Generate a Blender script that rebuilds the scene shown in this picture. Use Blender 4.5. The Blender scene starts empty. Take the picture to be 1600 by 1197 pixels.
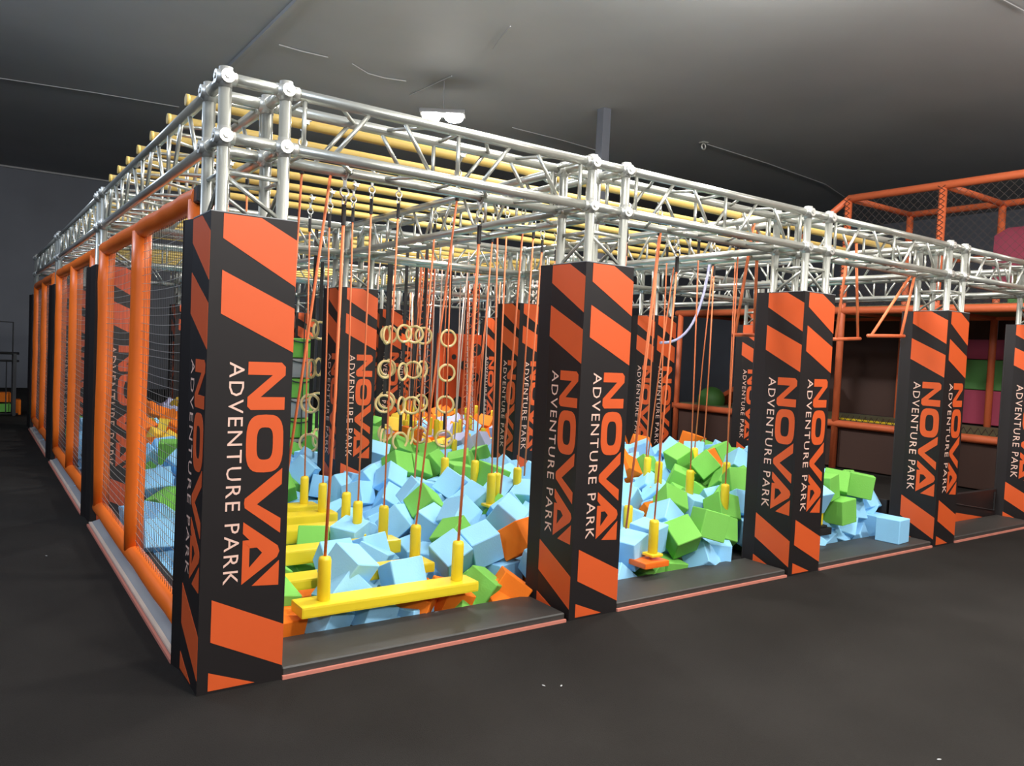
import bpy, math, random
from mathutils import Vector, Matrix, Euler
random.seed(11)
S = bpy.context.scene
COL = S.collection
R = math.radians

# ---------------------------------------------------------------- camera
CAMP = Vector((-0.8137, -3.3565, 1.5))
def make_camera():
    ya, pi, ro = R(-34.93969), R(-2.30015), R(2.68859)
    fw = Vector((math.sin(-ya)*math.cos(pi), math.cos(ya)*math.cos(pi), math.sin(pi)))
    r = fw.cross(Vector((0, 0, 1))).normalized(); u = r.cross(fw)
    r2 = math.cos(ro)*r + math.sin(ro)*u; u2 = -math.sin(ro)*r + math.cos(ro)*u
    cd = bpy.data.cameras.new('camera'); cam = bpy.data.objects.new('camera', cd); COL.objects.link(cam)
    M = Matrix((r2, u2, -fw)).transposed().to_4x4(); M.translation = CAMP
    cam.matrix_world = M
    cd.sensor_width = 36; cd.lens = 36*1226.13/1600; cd.clip_end = 200; cd.clip_start = .05
    S.camera = cam
make_camera()

# ---------------------------------------------------------------- world, lights, exposure
W = bpy.data.worlds.new('world'); S.world = W; W.use_nodes = True
W.node_tree.nodes['Background'].inputs[0].default_value = (.75, .85, 1, 1)
W.node_tree.nodes['Background'].inputs[1].default_value = .25
S.view_settings.view_transform = 'Standard'; S.view_settings.look = 'None'
S.view_settings.gamma = 1; S.view_settings.use_curve_mapping = False
S.view_settings.exposure = -0.12
def lamp(x, y, z, w, r=.25, col=(1, .97, .92)):  # lamps out of view, most of them added to fill the hall with light
    l = bpy.data.lights.new('unseen_lamp', 'POINT'); l.energy = w; l.shadow_soft_size = r; l.color = col
    o = bpy.data.objects.new('unseen_lamp', l); COL.objects.link(o); o.location = (x, y, z)
for a in [(-4.5, -2.5, 4.3, 520, .4, (.68, .80, 1)), (-2.8, 4.5, 4.4, 420, .4, (.68, .80, 1)), (1.2, -3.2, 4.4, 620), (5.2, -3.2, 4.4, 560),
          (5.0, 1.0, 5.05, 420), (2.6, .7, 4.7, 420), (10.5, -2.5, 4.4, 300), (-1.5, -7.5, 4.4, 600), (5, -8, 4.4, 500)]:
    lamp(*a)
l = bpy.data.lights.new('flood_light', 'AREA'); l.shape = 'DISK'; l.size = .5; l.energy = 450
o = bpy.data.objects.new('flood_light', l); COL.objects.link(o); o.location = (5.0, 7.1, 4.84)

# ---------------------------------------------------------------- materials
def mat(name, col, rough=.5, metal=0, noise=0, nscale=20, bump=0, bscale=60, emis=None, spec=.5, col2=None, alpha=None):
    m = bpy.data.materials.new(name); m.use_nodes = True; nt = m.node_tree; b = nt.nodes['Principled BSDF']
    b.inputs['Roughness'].default_value = rough; b.inputs['Metallic'].default_value = metal
    b.inputs['Specular IOR Level'].default_value = spec
    b.inputs['Base Color'].default_value = (*col, 1)
    if noise:
        tc = nt.nodes.new('ShaderNodeTexCoord'); n = nt.nodes.new('ShaderNodeTexNoise'); n.inputs['Scale'].default_value = nscale
        n.inputs['Detail'].default_value = 6
        nt.links.new(tc.outputs['Object'], n.inputs['Vector'])
        r = nt.nodes.new('ShaderNodeValToRGB'); r.color_ramp.elements[0].position = .3; r.color_ramp.elements[1].position = .7
        c2 = col2 or tuple(c*(1-noise) for c in col)
        r.color_ramp.elements[0].color = (*c2, 1); r.color_ramp.elements[1].color = (*col, 1)
        nt.links.new(n.outputs['Fac'], r.inputs['Fac']); nt.links.new(r.outputs['Color'], b.inputs['Base Color'])
    if bump:
        tc = nt.nodes.new('ShaderNodeTexCoord'); n = nt.nodes.new('ShaderNodeTexNoise'); n.inputs['Scale'].default_value = bscale
        bp = nt.nodes.new('ShaderNodeBump'); bp.inputs['Strength'].default_value = bump; bp.inputs['Distance'].default_value = .01
        nt.links.new(tc.outputs['Object'], n.inputs['Vector']); nt.links.new(n.outputs['Fac'], bp.inputs['Height']); nt.links.new(bp.outputs['Normal'], b.inputs['Normal'])
    if emis:
        b.inputs['Emission Color'].default_value = (*emis[0], 1); b.inputs['Emission Strength'].default_value = emis[1]
    return m
M = {
 'floor': mat('dark_carpet', (.024, .0215, .019), .9, noise=.3, nscale=1.3, bump=.5, bscale=220, spec=.12),
 'wall': mat('charcoal_wall', (.13, .14, .165), .6, noise=.2, nscale=.6),
 'ceiling': mat('charcoal_ceiling', (.40, .405, .41), .6, noise=.15, nscale=.5, bump=.15, bscale=1.2),
 'alu': mat('brushed_aluminium', (.55, .555, .50), .3, metal=.65, noise=.12, nscale=9),
 'steel': mat('zinc_clamp', (.6, .6, .56), .42, metal=.7),
 'vinyl': mat('black_vinyl', (.014, .011, .011), .5, bump=.12, bscale=5, spec=.35),
 'oprint': mat('orange_print', (.66, .095, .018), .5, bump=.08, bscale=5),
 'tprint': mat('pale_lettering', (.80, .52, .42), .5),
 'orange': mat('orange_vinyl', (.86, .16, .012), .42, bump=.25, bscale=7),
 'ropeo': mat('orange_rope', (.80, .20, .07), .6),
 'ropep': mat('pale_rope', (.78, .55, .45), .6),
 'strap': mat('black_strap', (.012, .010, .010), .6),
 'net': mat('black_net', (.035, .035, .037), .4),
 'cord': mat('net_cord_highlight', (.38, .35, .32), .5),  # dark net again, highlights on the horizontal cords put into the colour
 'ring': mat('cream_ring', (.82, .60, .26), .35),
 'ypipe': mat('yellow_pipe_vinyl', (.66, .45, .12), .45, noise=.15, nscale=3, bump=.1, bscale=6),
 'yellow': mat('yellow_vinyl', (.80, .60, .02), .42, bump=.1, bscale=8),
 'blue': mat('light_blue_foam', (.31, .64, .93), .8, bump=.1, bscale=90, spec=.2),
 'green': mat('green_foam', (.19, .52, .09), .8, bump=.1, bscale=90, spec=.2),
 'cubeo': mat('orange_foam', (.90, .20, .015), .8, bump=.1, bscale=90, spec=.2),
 'purple': mat('lilac_grey_foam', (.42, .42, .60), .8, bump=.1, bscale=90, spec=.2),
 'cubey': mat('yellow_foam', (.85, .55, .06), .8, bump=.1, bscale=90, spec=.2),
 'deck': mat('grey_edge_vinyl', (.042, .040, .036), .5, bump=.1, bscale=10, spec=.5),
 'lip': mat('pink_edge_strip', (.62, .22, .16), .5),
 'wood': mat('bright_strip', (.75, .62, .5), .4),
 'pad': mat('dark_padding', (.016, .013, .012), .7),
 'playo': mat('play_frame_foam', (.62, .13, .045), .5, bump=.3, bscale=12),
 'litpad': mat('orange_lit_padding', (.045, .018, .011), .7),  # black padding with the cast of orange light put into its colour
 'netd': mat('brown_net', (.04, .022, .015), .7),
 'mat': mat('olive_mat', (.12, .11, .05), .7),
 'magenta': mat('magenta_panel', (.28, .025, .06), .6),
 'greenp': mat('green_panel', (.05, .16, .03), .6),
 'climb': mat('red_climbing_panel', (.55, .06, .01), .5),
 'grey': mat('grey_vinyl', (.30, .31, .32), .5),
 'rail': mat('dark_rail', (.05, .05, .05), .4, metal=.4),
 'plight': mat('lamp_lens', (1, 1, 1), .5, emis=((1, .98, .93), 45)),
 'lampb': mat('lamp_housing', (.15, .15, .15), .4),
 'cable': mat('pale_cable', (.35, .35, .35), .6),
 'debris': mat('pale_fluff', (.4, .4, .4), .8),
}

# ---------------------------------------------------------------- mesh helpers
class MB:
    def __init__(s): s.v = []; s.f = []
    def add(s, vs, fs):
        n = len(s.v); s.v += [tuple(v) for v in vs]; s.f += [tuple(n+i for i in f) for f in fs]; return s
    def box(s, a, b):
        x0, y0, z0 = a; x1, y1, z1 = b
        return s.add([(x0,y0,z0),(x1,y0,z0),(x1,y1,z0),(x0,y1,z0),(x0,y0,z1),(x1,y0,z1),(x1,y1,z1),(x0,y1,z1)],
                     [(3,2,1,0),(4,5,6,7),(0,1,5,4),(1,2,6,5),(2,3,7,6),(3,0,4,7)])
    def cbox(s, a, b, c):   # box with chamfered edges
        x0, y0, z0 = a; x1, y1, z1 = b
        import bmesh
        bm = bmesh.new(); bmesh.ops.create_cube(bm, size=1)
        for v in bm.verts: v.co = Vector(((x0+x1)/2+v.co.x*(x1-x0), (y0+y1)/2+v.co.y*(y1-y0), (z0+z1)/2+v.co.z*(z1-z0)))
        bmesh.ops.bevel(bm, geom=bm.edges[:], offset=c, segments=1 if c < .008 else 2, affect='EDGES', profile=.7)
        bm.verts.index_update()
        s.add([v.co[:] for v in bm.verts], [[v.index for v in f.verts] for f in bm.faces]); bm.free(); return s
    def tube(s, pts, r, n=10, caps=True, rf=None):
        pts = [Vector(p) for p in pts]; rings = []; prev = None
        for i, p in enumerate(pts):
            t = (pts[min(i+1, len(pts)-1)]-pts[max(i-1, 0)]).normalized()
            if prev is None:
                a = t.cross(Vector((0, 0, 1)) if abs(t.z) < .9 else Vector((1, 0, 0))).normalized()
            else:
                a = (prev-t*prev.dot(t)).normalized()
            prev = a; b = t.cross(a); rr = rf(i) if rf else r
            rings.append([p+(a*math.cos(2*math.pi*k/n)+b*math.sin(2*math.pi*k/n))*rr for k in range(n)])
        m = len(s.v); vs = [v for rg in rings for v in rg]; fs = []
        for i in range(len(rings)-1):
            for k in range(n):
                k2 = (k+1) % n; fs.append((i*n+k, i*n+k2, (i+1)*n+k2, (i+1)*n+k))
        if caps:
            fs.append(tuple(range(n))[::-1]); fs.append(tuple((len(rings)-1)*n+k for k in range(n)))
        return s.add(vs, fs)
    def ball(s, c, r, n=10, m=6, sc=(1, 1, 1)):
        vs = []; fs = []
        for i in range(m+1):
            th = math.pi*i/m
            for k in range(n):
                ph = 2*math.pi*k/n; vs.append((c[0]+r*sc[0]*math.sin(th)*math.cos(ph), c[1]+r*sc[1]*math.sin(th)*math.sin(ph), c[2]+r*sc[2]*math.cos(th)))
        for i in range(m):
            for k in range(n): fs.append((i*n+k, (i+1)*n+k, (i+1)*n+(k+1) % n, i*n+(k+1) % n))
        return s.add(vs, fs)
    def torus(s, c, R_, r, ax=(0, 1, 0), n=22, m=8):
        ax = Vector(ax).normalized(); a = ax.cross(Vector((.01, .02, 1))).normalized(); b = ax.cross(a); c = Vector(c)
        vs = []; fs = []
        for i in range(n):
            t = 2*math.pi*i/n; d = a*math.cos(t)+b*math.sin(t)
            for k in range(m):
                p = 2*math.pi*k/m; vs.append(c+d*(R_+r*math.cos(p))+ax*r*math.sin(p))
        for i in range(n):
            for k in range(m): fs.append((i*m+k, ((i+1) % n)*m+k, ((i+1) % n)*m+(k+1) % m, i*m+(k+1) % m))
        return s.add(vs, fs)
    def prism(s, poly, o, ux, uy, d):   # poly in 2D, placed with axes, thickness vector d
        o, ux, uy, d = map(Vector, (o, ux, uy, d)); n = len(poly)
        P = [o+ux*a+uy*b for a, b in poly]
        return s.add(P+[p+d for p in P], [tuple(range(n)), tuple(range(n, 2*n))[::-1]]+[(i, i+n, (i+1) % n+n, (i+1) % n) for i in range(n)])
    def mesh(s, name, m, smooth=None):
        me = bpy.data.meshes.new(name); me.from_pydata(s.v, [], s.f); me.materials.append(M[m])
        if smooth: 
            me.polygons.foreach_set('use_smooth', [len(p.vertices) < 5 for p in me.polygons])
        me.update(); return me
def obj(name, me, parent=None, loc=None, rot=None):
    o = bpy.data.objects.new(name, me); COL.objects.link(o)
    if parent: o.parent = parent
    if loc is not None: o.location = loc
    if rot is not None: o.rotation_euler = rot
    return o
def tag(o, label, cat, group=None):
    o['label'] = label; o['category'] = cat
    if group: o['group'] = group
    return o
def thing(name, label, cat, loc=(0, 0, 0), group=None, rz=0):
    o = bpy.data.objects.new(name, None); COL.objects.link(o); o.location = loc; o.rotation_euler = (0, 0, rz); o.empty_display_size = .1
    return tag(o, label, cat, group)
def struct_(o): o['kind'] = 'structure'; return o
def fixn(me):
    import bmesh
    bm = bmesh.new(); bm.from_mesh(me); bmesh.ops.recalc_face_normals(bm, faces=bm.faces); bm.to_mesh(me); bm.free(); return me

# ---------------------------------------------------------------- hall shell
CZ = 5.5
struct_(obj('floor', MB().box((-16, -14, -.1), (20, 20, 0)).mesh('floor', 'floor')))
struct_(obj('ceiling', MB().box((-16, -14, CZ), (20, 20, CZ+.1)).mesh('ceiling', 'ceiling')))
struct_(obj('wall_back', MB().box((-16, 20, 0), (20, 20.1, CZ)).mesh('wall_back', 'wall')))
struct_(obj('wall_right', MB().box((20, -14, 0), (20.1, 20, CZ)).mesh('wall_right', 'wall')))
struct_(obj('wall_left', MB().box((-16.1, -14, 0), (-16, 20, CZ)).mesh('wall_left', 'wall')))
struct_(obj('wall_front', MB().box((-16, -14.1, 0), (20, -14, CZ)).mesh('wall_front', 'wall')))
struct_(obj('trim_1', MB().box((-16, 19.93, 5.46), (20, 20, CZ)).mesh('trim', 'cable')))['label'] = 'pale strip along the top of the back wall'
struct_(obj('trim_2', MB().box((2.28, -6, CZ-.05), (2.34, 9.6, CZ)).mesh('beam', 'cable')))['label'] = 'grey ceiling beam running front to back'
tag(obj('support_column', MB().cbox((7.56, 6.41, 0), (7.72, 6.57, CZ), .008).mesh('support_column', 'wall')),
    'grey square column rising behind the second front pillar to the ceiling', 'column')
CAB = [[(-0.42, 11.89), (0.91, 11.61), (2.18, 11.44)], [(2.59, 7.37), (2.9, 7.39), (3.28, 7.36)], [(3.64, 7.36), (3.98, 7.57), (4.25, 7.58), (4.56, 7.48)],
       [(4.91, 8.04), (4.96, 6.82)], [(4.85, 5.55), (4.7, 5.11), (4.61, 4.8)], [(10.34, 6.7), (12.26, 6.81), (14.59, 7.07), (16.05, 7.53)],
       [(7.11, 8.36), (8.29, 8.38), (9.24, 8.47)], [(8.09, .75), (8.64, .72)]]
CLB = ['long pale cable on the ceiling at far left, left of the corner truss', 'short pale cable on the ceiling right above the corner truss', 'thin bent cable on the ceiling between corner truss and the lit lamp',
       'straight cable end on the ceiling just left of the lit lamp', 'tiny cable on the ceiling above and right of the lit lamp', 'long pale cable on the ceiling at right, above the orange play frame',
       'faint cable on the ceiling just left of the grey column', 'cable on the ceiling in the top right corner of the view']
for l, lb in zip(CAB, CLB):
    tag(obj('ceiling_cable', MB().tube([(x, y, CZ-.02) for x, y in l], .008, 6).mesh('cable', 'cable')), lb, 'cable')
t = thing('ceiling_bracket', 'small bright hook on the ceiling at the cable above the play frame', 'hook', (10.25, 6.7, CZ))
obj('plate', MB().box((-.06, -.06, -.02), (.06, .06, 0)).mesh('plate', 'steel'), t)
obj('hook', MB().torus((0, 0, -.08), .05, .014).mesh('hook', 'steel'), t)
# lit high bay lamp
t = thing('flood_lamp', 'lit white twin floodlight hanging from the dark ceiling', 'lamp', (5.0, 7.1, CZ), rz=R(-35))
obj('rod', MB().tube([(0, 0, 0), (0, 0, -.42)], .007, 8).mesh('rod', 'lampb'), t)
obj('housing', MB().cbox((-.34, -.15, -.52), (.34, .15, -.46), .02).mesh('housing', 'lampb'), t)
for sx in (-.17, .17):
    obj('lens', MB().ball((sx, 0, -.55), .14, 14, 8, (1, 1, .5)).mesh('lens', 'plight', 1), t)

# ---------------------------------------------------------------- truss towers
ZT, ZB, ZC, I0, LG, CR = 2.574, 2.333, 2.19, .053, .254, .026
ROW = ['front row', 'second row', 'third row', 'back row']
NTH = ['near corner', 'second', 'third', 'fourth', 'fifth']
YS = [0, 3.435, 6.87, 10.31]
XS = [0, 1.995, 3.99, 5.99, 7.985]
legm = MB().tube([(0, 0, 0), (0, 0, ZT)], CR, 14).mesh('leg', 'alu', 1)
_j = MB().ball((0, 0, 0), .031, 12, 8)
for a in ((1,0,0),(0,1,0),(0,0,1)):
    a = Vector(a); _j.tube([-a*.042, a*.042], .0285, 12)
    _j.tube([-a*.047, -a*.042], .012, 6)
jointm = _j.mesh('corner_joint', 'steel', 1)
barx = MB().tube([(0, 0, 0), (LG, 0, 0)], CR, 12).mesh('crossbar', 'alu', 1)
bary = MB().tube([(0, 0, 0), (0, LG, 0)], CR, 12).mesh('crossbar', 'alu', 1)
tbx = MB().tube([(0, 0, 0), (LG, 0, 0)], .011, 8).mesh('crossbar', 'alu', 1)
tby = MB().tube([(0, 0, 0), (0, LG, 0)], .011, 8).mesh('crossbar', 'alu', 1)
dgx = MB().tube([(.02, 0, -.02), (LG-.02, 0, -.16)], .01, 8).mesh('diagonal', 'alu', 1)
dgy = MB().tube([(0, .02, -.02), (0, LG-.02, -.16)], .01, 8).mesh('diagonal', 'alu', 1)
def plabel(i, j, head):
    if i == 0 and j == 0: return head+' at the near corner'
    if i == 0: return head+' %s along the left side from the near corner' % NTH[j]
    return head+' %s from left in the %s' % (NTH[i], ROW[j])
for j, Y in enumerate(YS):
    for i, X in enumerate(XS):
        t = thing('truss_tower', plabel(i, j, 'silver four-leg truss tower'), 'truss tower', (X, Y, 0), 'silver truss towers inside the printed pads')
        for a in (0, 1):
            for b in (0, 1):
                obj('leg', legm, t, (I0+a*LG, I0+b*LG, 0))
                for z in (ZT, ZB): obj('corner_joint', jointm, t, (I0+a*LG, I0+b*LG, z))
        for z in (ZT, ZB):
            for a in (0, 1):
                obj('crossbar', barx, t, (I0, I0+a*LG, z)); obj('crossbar', bary, t, (I0+a*LG, I0, z))
        for a in (0, 1):
            obj('crossbar', tbx, t, (I0, I0+a*LG, ZC)); obj('crossbar', tby, t, (I0+a*LG, I0, ZC))
            obj('diagonal', dgx, t, (I0, I0+a*LG, ZC)); obj('diagonal', dgy, t, (I0+a*LG, I0, ZC))

# ---------------------------------------------------------------- box trusses between the towers
def bracing(L):
    """list of (u0, v0, u1, v1) with u along the span, v 0 bottom .. 1 top"""
    out = []; n = max(1, round((L-.15)/.76)); p = (L-.17)/n; k = p/.76
    for q in range(n+1): out.append((.085+q*p, 0, .085+q*p, 1))
    for q in range(n):
        u = .085+q*p; out.append((u+.13*k, 0, u+.31*k, 1)); out.append((u+.46*k, 1, u+.62*k, 0))
    return out
def truss(L, axis, single):
    """returns list of (name, mesh) ; local frame: starts at 0 along axis, section at 0..LG across and ZB..ZT"""
    def P(u, w, z): return (u, w, z) if axis == 0 else (w, u, z)
    parts = []
    for w in (0, LG):
        for z in (ZB, ZT): parts.append(('chord', MB().tube([P(.03, w, z), P(L-.03, w, z)], CR, 12).mesh('chord', 'alu', 1)))
    allb = MB()
    H = ZT-ZB
    for (u0, v0, u1, v1) in bracing(L):
        for w in (0, LG):
            b = MB() if single else allb
            b.tube([P(u0, w, ZB+v0*H), P(u1, w, ZB+v1*H)], .0105, 8)
            if single: parts.append(('brace', b.mesh('brace', 'alu', 1)))
        for z in (ZB, ZT):
            b = MB() if single else allb
            b.tube([P(u0+.02, v0*LG, z), P(u1+.02, v1*LG if u0 != u1 else LG*(1-v0), z)], .0095, 8)
            if single: parts.append(('brace', b.mesh('brace', 'alu', 1)))
    for w in (0, LG):
        for z in (ZB, ZT):
            for u in (.04, L-.04):
                cl = MB() if single else allb; cl.tube([P(u-.015, w, z), P(u+.015, w, z)], .0295, 10)
                if single: parts.append(('coupler', cl.mesh('coupler', 'steel', 1)))
    if not single: parts.append(('bracing', allb.mesh('bracing', 'alu', 1)))
    return parts
SP = ['first', 'second', 'third', 'fourth']
cache = {}
for j, Y in enumerate(YS):
    for i in range(4):
        L = XS[i+1]-XS[i]-LG
        key = (0, round(L, 2), j == 0)
        if key not in cache: cache[key] = truss(L, 0, j == 0)
        t = thing('box_truss', 'silver box truss, %s span from left along the top of the %s' % (SP[i], ROW[j]), 'truss', (XS[i]+I0+LG, Y+I0, 0), 'box trusses running left to right')
        for n, me in cache[key]: 
            o = obj(n, me, t)
            if n == 'bracing': o['kind'] = 'stuff'
CO = ['left side', 'second post line', 'third post line', 'fourth post line', 'right side']
for i, X in enumerate(XS):
    for j in range(3):
        L = YS[j+1]-YS[j]-LG
        key = (1, round(L, 2), i == 0)
        if key not in cache: cache[key] = truss(L, 1, i == 0)
        t = thing('box_truss', 'silver box truss running away from viewer, %s span on the %s' % (['nearest', 'middle', 'farthest'][j], CO[i]), 'truss', (X+I0, YS[j]+I0+LG, 0), 'box trusses running front to back')
        for n, me in cache[key]: 
            o = obj(n, me, t)
            if n == 'bracing': o['kind'] = 'stuff'

# ---------------------------------------------------------------- yellow pipes on top of the trusses
PY = [.68, 1.1, 1.55, 1.97, 2.36, 2.72, 3.1]
pm = MB().tube([(0, 0, 0), (6.15, 0, 0)], .026, 14).mesh('tube', 'ypipe', 1)
pcap = MB().tube([(-.004, 0, 0), (.012, 0, 0)], .0275, 14).mesh('end_cap', 'ypipe', 1)
ORD = ['nearest', 'second', 'third', 'fourth', 'fifth', 'sixth', 'seventh']
for k, y in enumerate(PY):
    t = thing('yellow_pipe', 'yellow padded pipe lying across the near trusses, %s from the front' % ORD[k], 'pipe', (.035, y, 2.627), 'yellow pipes across the near trusses')
    obj('tube', pm, t); obj('end_cap', pcap, t)
for k in range(7):
    for b, nm in ((1, 'middle'), (2, 'farthest')):
        t = thing('yellow_pipe', 'yellow pipe across the %s truss bays, %s from the front there' % (nm, ORD[k]), 'pipe', (.12, YS[b]+.62+k*.4, 2.627), 'yellow pipes across the far trusses')
        obj('tube', pm, t); obj('end_cap', pcap, t)

# ---------------------------------------------------------------- printed pillar pads
PH, PW, PD = 2.016, .36, .30
STR = [[(.05, 1.91), (.36, 1.735), (.36, 1.935), (.205, 2.012), (.05, 2.012)],
       [(.05, 1.60), (.36, 1.45), (.36, 1.64), (.05, 1.78)],
       [(.05, .22), (.36, .065), (.36, .25), (.05, .40)],
       [(.045, .012), (.24, .012), (.045, .09)]]
U0 = 1.405
def Lp(u, v): return (.17+v, U0-u)
def nova():
    P = []
    q = lambda pts: P.append([Lp(u, v) for u, v in pts])
    P.append('letter')
    q([(0, 0), (.055, 0), (.055, .16), (.018, .16), (0, .142)])
    q([(.15, 0), (.19, 0), (.205, .015), (.205, .16), (.15, .16)])
    q([(.055, .16), (.055, .105), (.15, 0), (.15, .055)])
    P.append('letter')
    n = 28; cu, cv, au, av = .35, .08, .125, .08
    def se(a, A, B): 
        c, s_ = math.cos(a), math.sin(a); return (cu+A*math.copysign(abs(c)**.62, c), cv+B*math.copysign(abs(s_)**.62, s_))
    for k in range(n):
        a, b = 2*math.pi*k/n, 2*math.pi*(k+1)/n
        q([se(a, au, av), se(b, au, av), se(b, au-.055, av-.045), se(a, au-.055, av-.045)])
    P.append('letter')
    q([(.46, .16), (.53, .16), (.612, .055), (.605, 0), (.585, .003)])
    q([(.745, .16), (.68, .16), (.612, .055), (.605, 0), (.625, .004)])
    P.append('letter')
    q([(.685, 0), (.735, 0), (.825, .085), (.825, .16), (.80, .152)])
    q([(.955, 0), (.885, .03), (.825, .085), (.825, .16), (.85, .15)])
    q([(.765, 0), (.955, 0), (.885, .03), (.795, .03)])
    q([(.765, 0), (.80, .03), (.80, .062), (.765, .0295)])
    q([(.865, .16), (.975, .16), (.965, .045)])
    return P
NV = nova(); NOVA = []
for p in NV:
    if p == 'letter': NOVA.append([])
    else: NOVA[-1].append(p)
def face_mesh(polys, name, m, fn, th):
    """fn maps (s,z) to a 3D point, th is the outward vector"""
    b = MB(); th = Vector(th)
    for p in polys:
        pts = [Vector(fn(s, z)) for s, z in p]; n = len(pts)
        b.add([q+th for q in pts]+pts, [tuple(range(n))]+[(i, i+n, (i+1) % n+n, (i+1) % n) for i in range(n)])
    return fixn(b.mesh(name, m))
FACES = {
 'front': (lambda s, z: (s, 0, z), (0, -.0015, 0)),
 'left': (lambda s, z: (0, max(.002, .35-s), z), (-.0015, 0, 0)),
 'right': (lambda s, z: (PW, .02+s*.98, z), (.0015, 0, 0)),
}
def text_polys():
    cu = bpy.data.curves.new('txt', 'FONT'); cu.body = 'ADVENTURE PARK'; cu.size = 1; cu.space_character = 1.18; cu.resolution_u = 2
    o = bpy.data.objects.new('txt', cu); COL.objects.link(o)
    dg = bpy.context.evaluated_depsgraph_get(); me = bpy.data.meshes.new_from_object(o.evaluated_get(dg))
    vs = [v.co.copy() for v in me.vertices]; fs = [tuple(p.vertices) for p in me.polygons]
    bpy.data.objects.remove(o); bpy.data.meshes.remove(me)
    x0 = min(v.x for v in vs); x1 = max(v.x for v in vs); y0 = min(v.y for v in vs); y1 = max(v.y for v in vs)
    return [(1.402-(v.x-x0)/(x1-x0)*.945, .092+(v.y-y0)/(y1-y0)*.062) for v in vs], fs
TV, TF = text_polys()
prints = {}
for k, (fn, th) in FACES.items():
    tm = MB(); tm.add([Vector(fn(s, z))+Vector(th) for z, s in TV], TF)
    prints[k] = [('stripe', face_mesh([p], 'stripe', 'oprint', fn, th)) for p in STR]+[('letter', face_mesh(q, 'letter', 'oprint', fn, th)) for q in NOVA]+[('small_lettering', tm.mesh('small_lettering', 'tprint'))]
def curved(pts, z0, z1, th):     # vertical sheet following a plan polyline, given thickness inward
    b = MB(); n = len(pts)
    d = []
    for i in range(n):
        a = Vector(pts[max(0, i-1)]); c = Vector(pts[min(n-1, i+1)]); t = (c-a).normalized(); d.append(Vector((-t.y, t.x))*th)
    vs = []
    for i, p in enumerate(pts):
        q = Vector(p)+d[i]
        vs += [(p[0], p[1], z0), (p[0], p[1], z1), (q.x, q.y, z0), (q.x, q.y, z1)]
    fs = []
    for i in range(n-1):
        a, c = 4*i, 4*i+4
        fs += [(a, c, c+1, a+1), (a+2, a+3, c+3, c+2), (a+1, c+1, c+3, a+3), (a, a+2, c+2, c)]
    fs += [(0, 1, 3, 2), (4*n-4, 4*n-2, 4*n-1, 4*n-3)]
    return fixn(b.add(vs, fs).mesh('panel', 'vinyl'))
panels = {'front': curved([(.0, 0), (.36, 0)], 0, PH, .022), 'left': curved([(-.022, .392), (-.018, .385), (0, .30), (0, .0225)], 0, PH, .02),
          'right': curved([(.36, .0225), (.36, .40)], 0, PH, .02), 'back': curved([(.34, .40), (.02, .40)], 0, PH, .015)}
hem = MB().box((-.001, -.001, PH), (PW+.001, .022, PH+.004)).box((-.001, 0, PH), (.02, .30, PH+.004)).mesh('top_hem', 'grey')
for j, Y in enumerate(YS):
    for i, X in enumerate(XS):
        if j == 3 and i > 3: continue
        t = thing('pillar_pad', plabel(i, j, 'black pad with orange stripes and lettering,'), 'pillar pad', (X, Y, 0), 'printed pads wrapped around the truss towers')
        for k in ('front', 'left', 'right', 'back'):
            p = obj(k+'_panel', panels[k], t)
            if k in prints and not (k == 'left' and i == 0 and j > 0):
                for n, me in prints[k]:
                    c = obj(n, me, p)
                    if n == 'small_lettering': c['kind'] = 'stuff'
        obj('top_hem', hem, t)

# ---------------------------------------------------------------- left side net frames
for j in range(3):
    y0, y1 = YS[j]+.45, YS[j+1]-.1
    ym = (y0+y1)/2
    t = thing('net_frame', 'orange padded frame with black net, %s bay of the left side' % ['nearest', 'middle', 'farthest'][j], 'net panel', (.06, 0, 0), 'net frames along the left side')
    wob = lambda p, q, n=14, s_=.004: [Vector(p).lerp(Vector(q), k/n)+Vector((random.uniform(-s_, s_), random.uniform(-s_, s_), 0)) for k in range(n+1)]
    for y in (y0, ym, y1):
        obj('post', MB().tube(wob((0, y, .17), (0, y, 2.12), 8), .056, 16).mesh('post', 'orange', 1), t)
    obj('top_rail', MB().tube([(0, y0-.05, 2.13)]+wob((0, y0, 2.135), (0, y1, 2.135), 14, .007)+[(0, y1+.05, 2.13)], .052, 16).mesh('top_rail', 'orange', 1), t)
    obj('bottom_rail', MB().tube(wob((0, y0-.05, .15), (0, y1+.05, .15), 10), .052, 16).mesh('bottom_rail', 'orange', 1), t)
    # net : cords sag a little
    for (a, b) in ((y0+.045, ym-.045), (ym+.045, y1-.045)):
        nb = MB(); nc = MB(); ny = int((b-a)/.048); nz = 40
        for k in range(1, ny):
            y = a+(b-a)*k/ny+random.uniform(-.004, .004)
            nb.tube([(.0, y, .19), (.008, y+random.uniform(-.006, .006), 1.1), (0, y, 2.09)], .0016, 3, False)
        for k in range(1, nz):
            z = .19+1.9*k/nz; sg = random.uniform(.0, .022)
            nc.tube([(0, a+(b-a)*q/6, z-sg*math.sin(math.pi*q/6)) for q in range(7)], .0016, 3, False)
        o = obj('net', nb.mesh('net', 'net'), t); o['kind'] = 'stuff'
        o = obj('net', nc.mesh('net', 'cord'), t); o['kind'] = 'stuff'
    # black strap holding the near end of the top rail
    if j == 0: obj('strap', MB().cbox((-.04, y0-.11, 2.10), (.05, y0-.035, 2.175), .006).mesh('strap', 'rail'), t)['label'] = 'dark wrap at the rail end'
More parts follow.
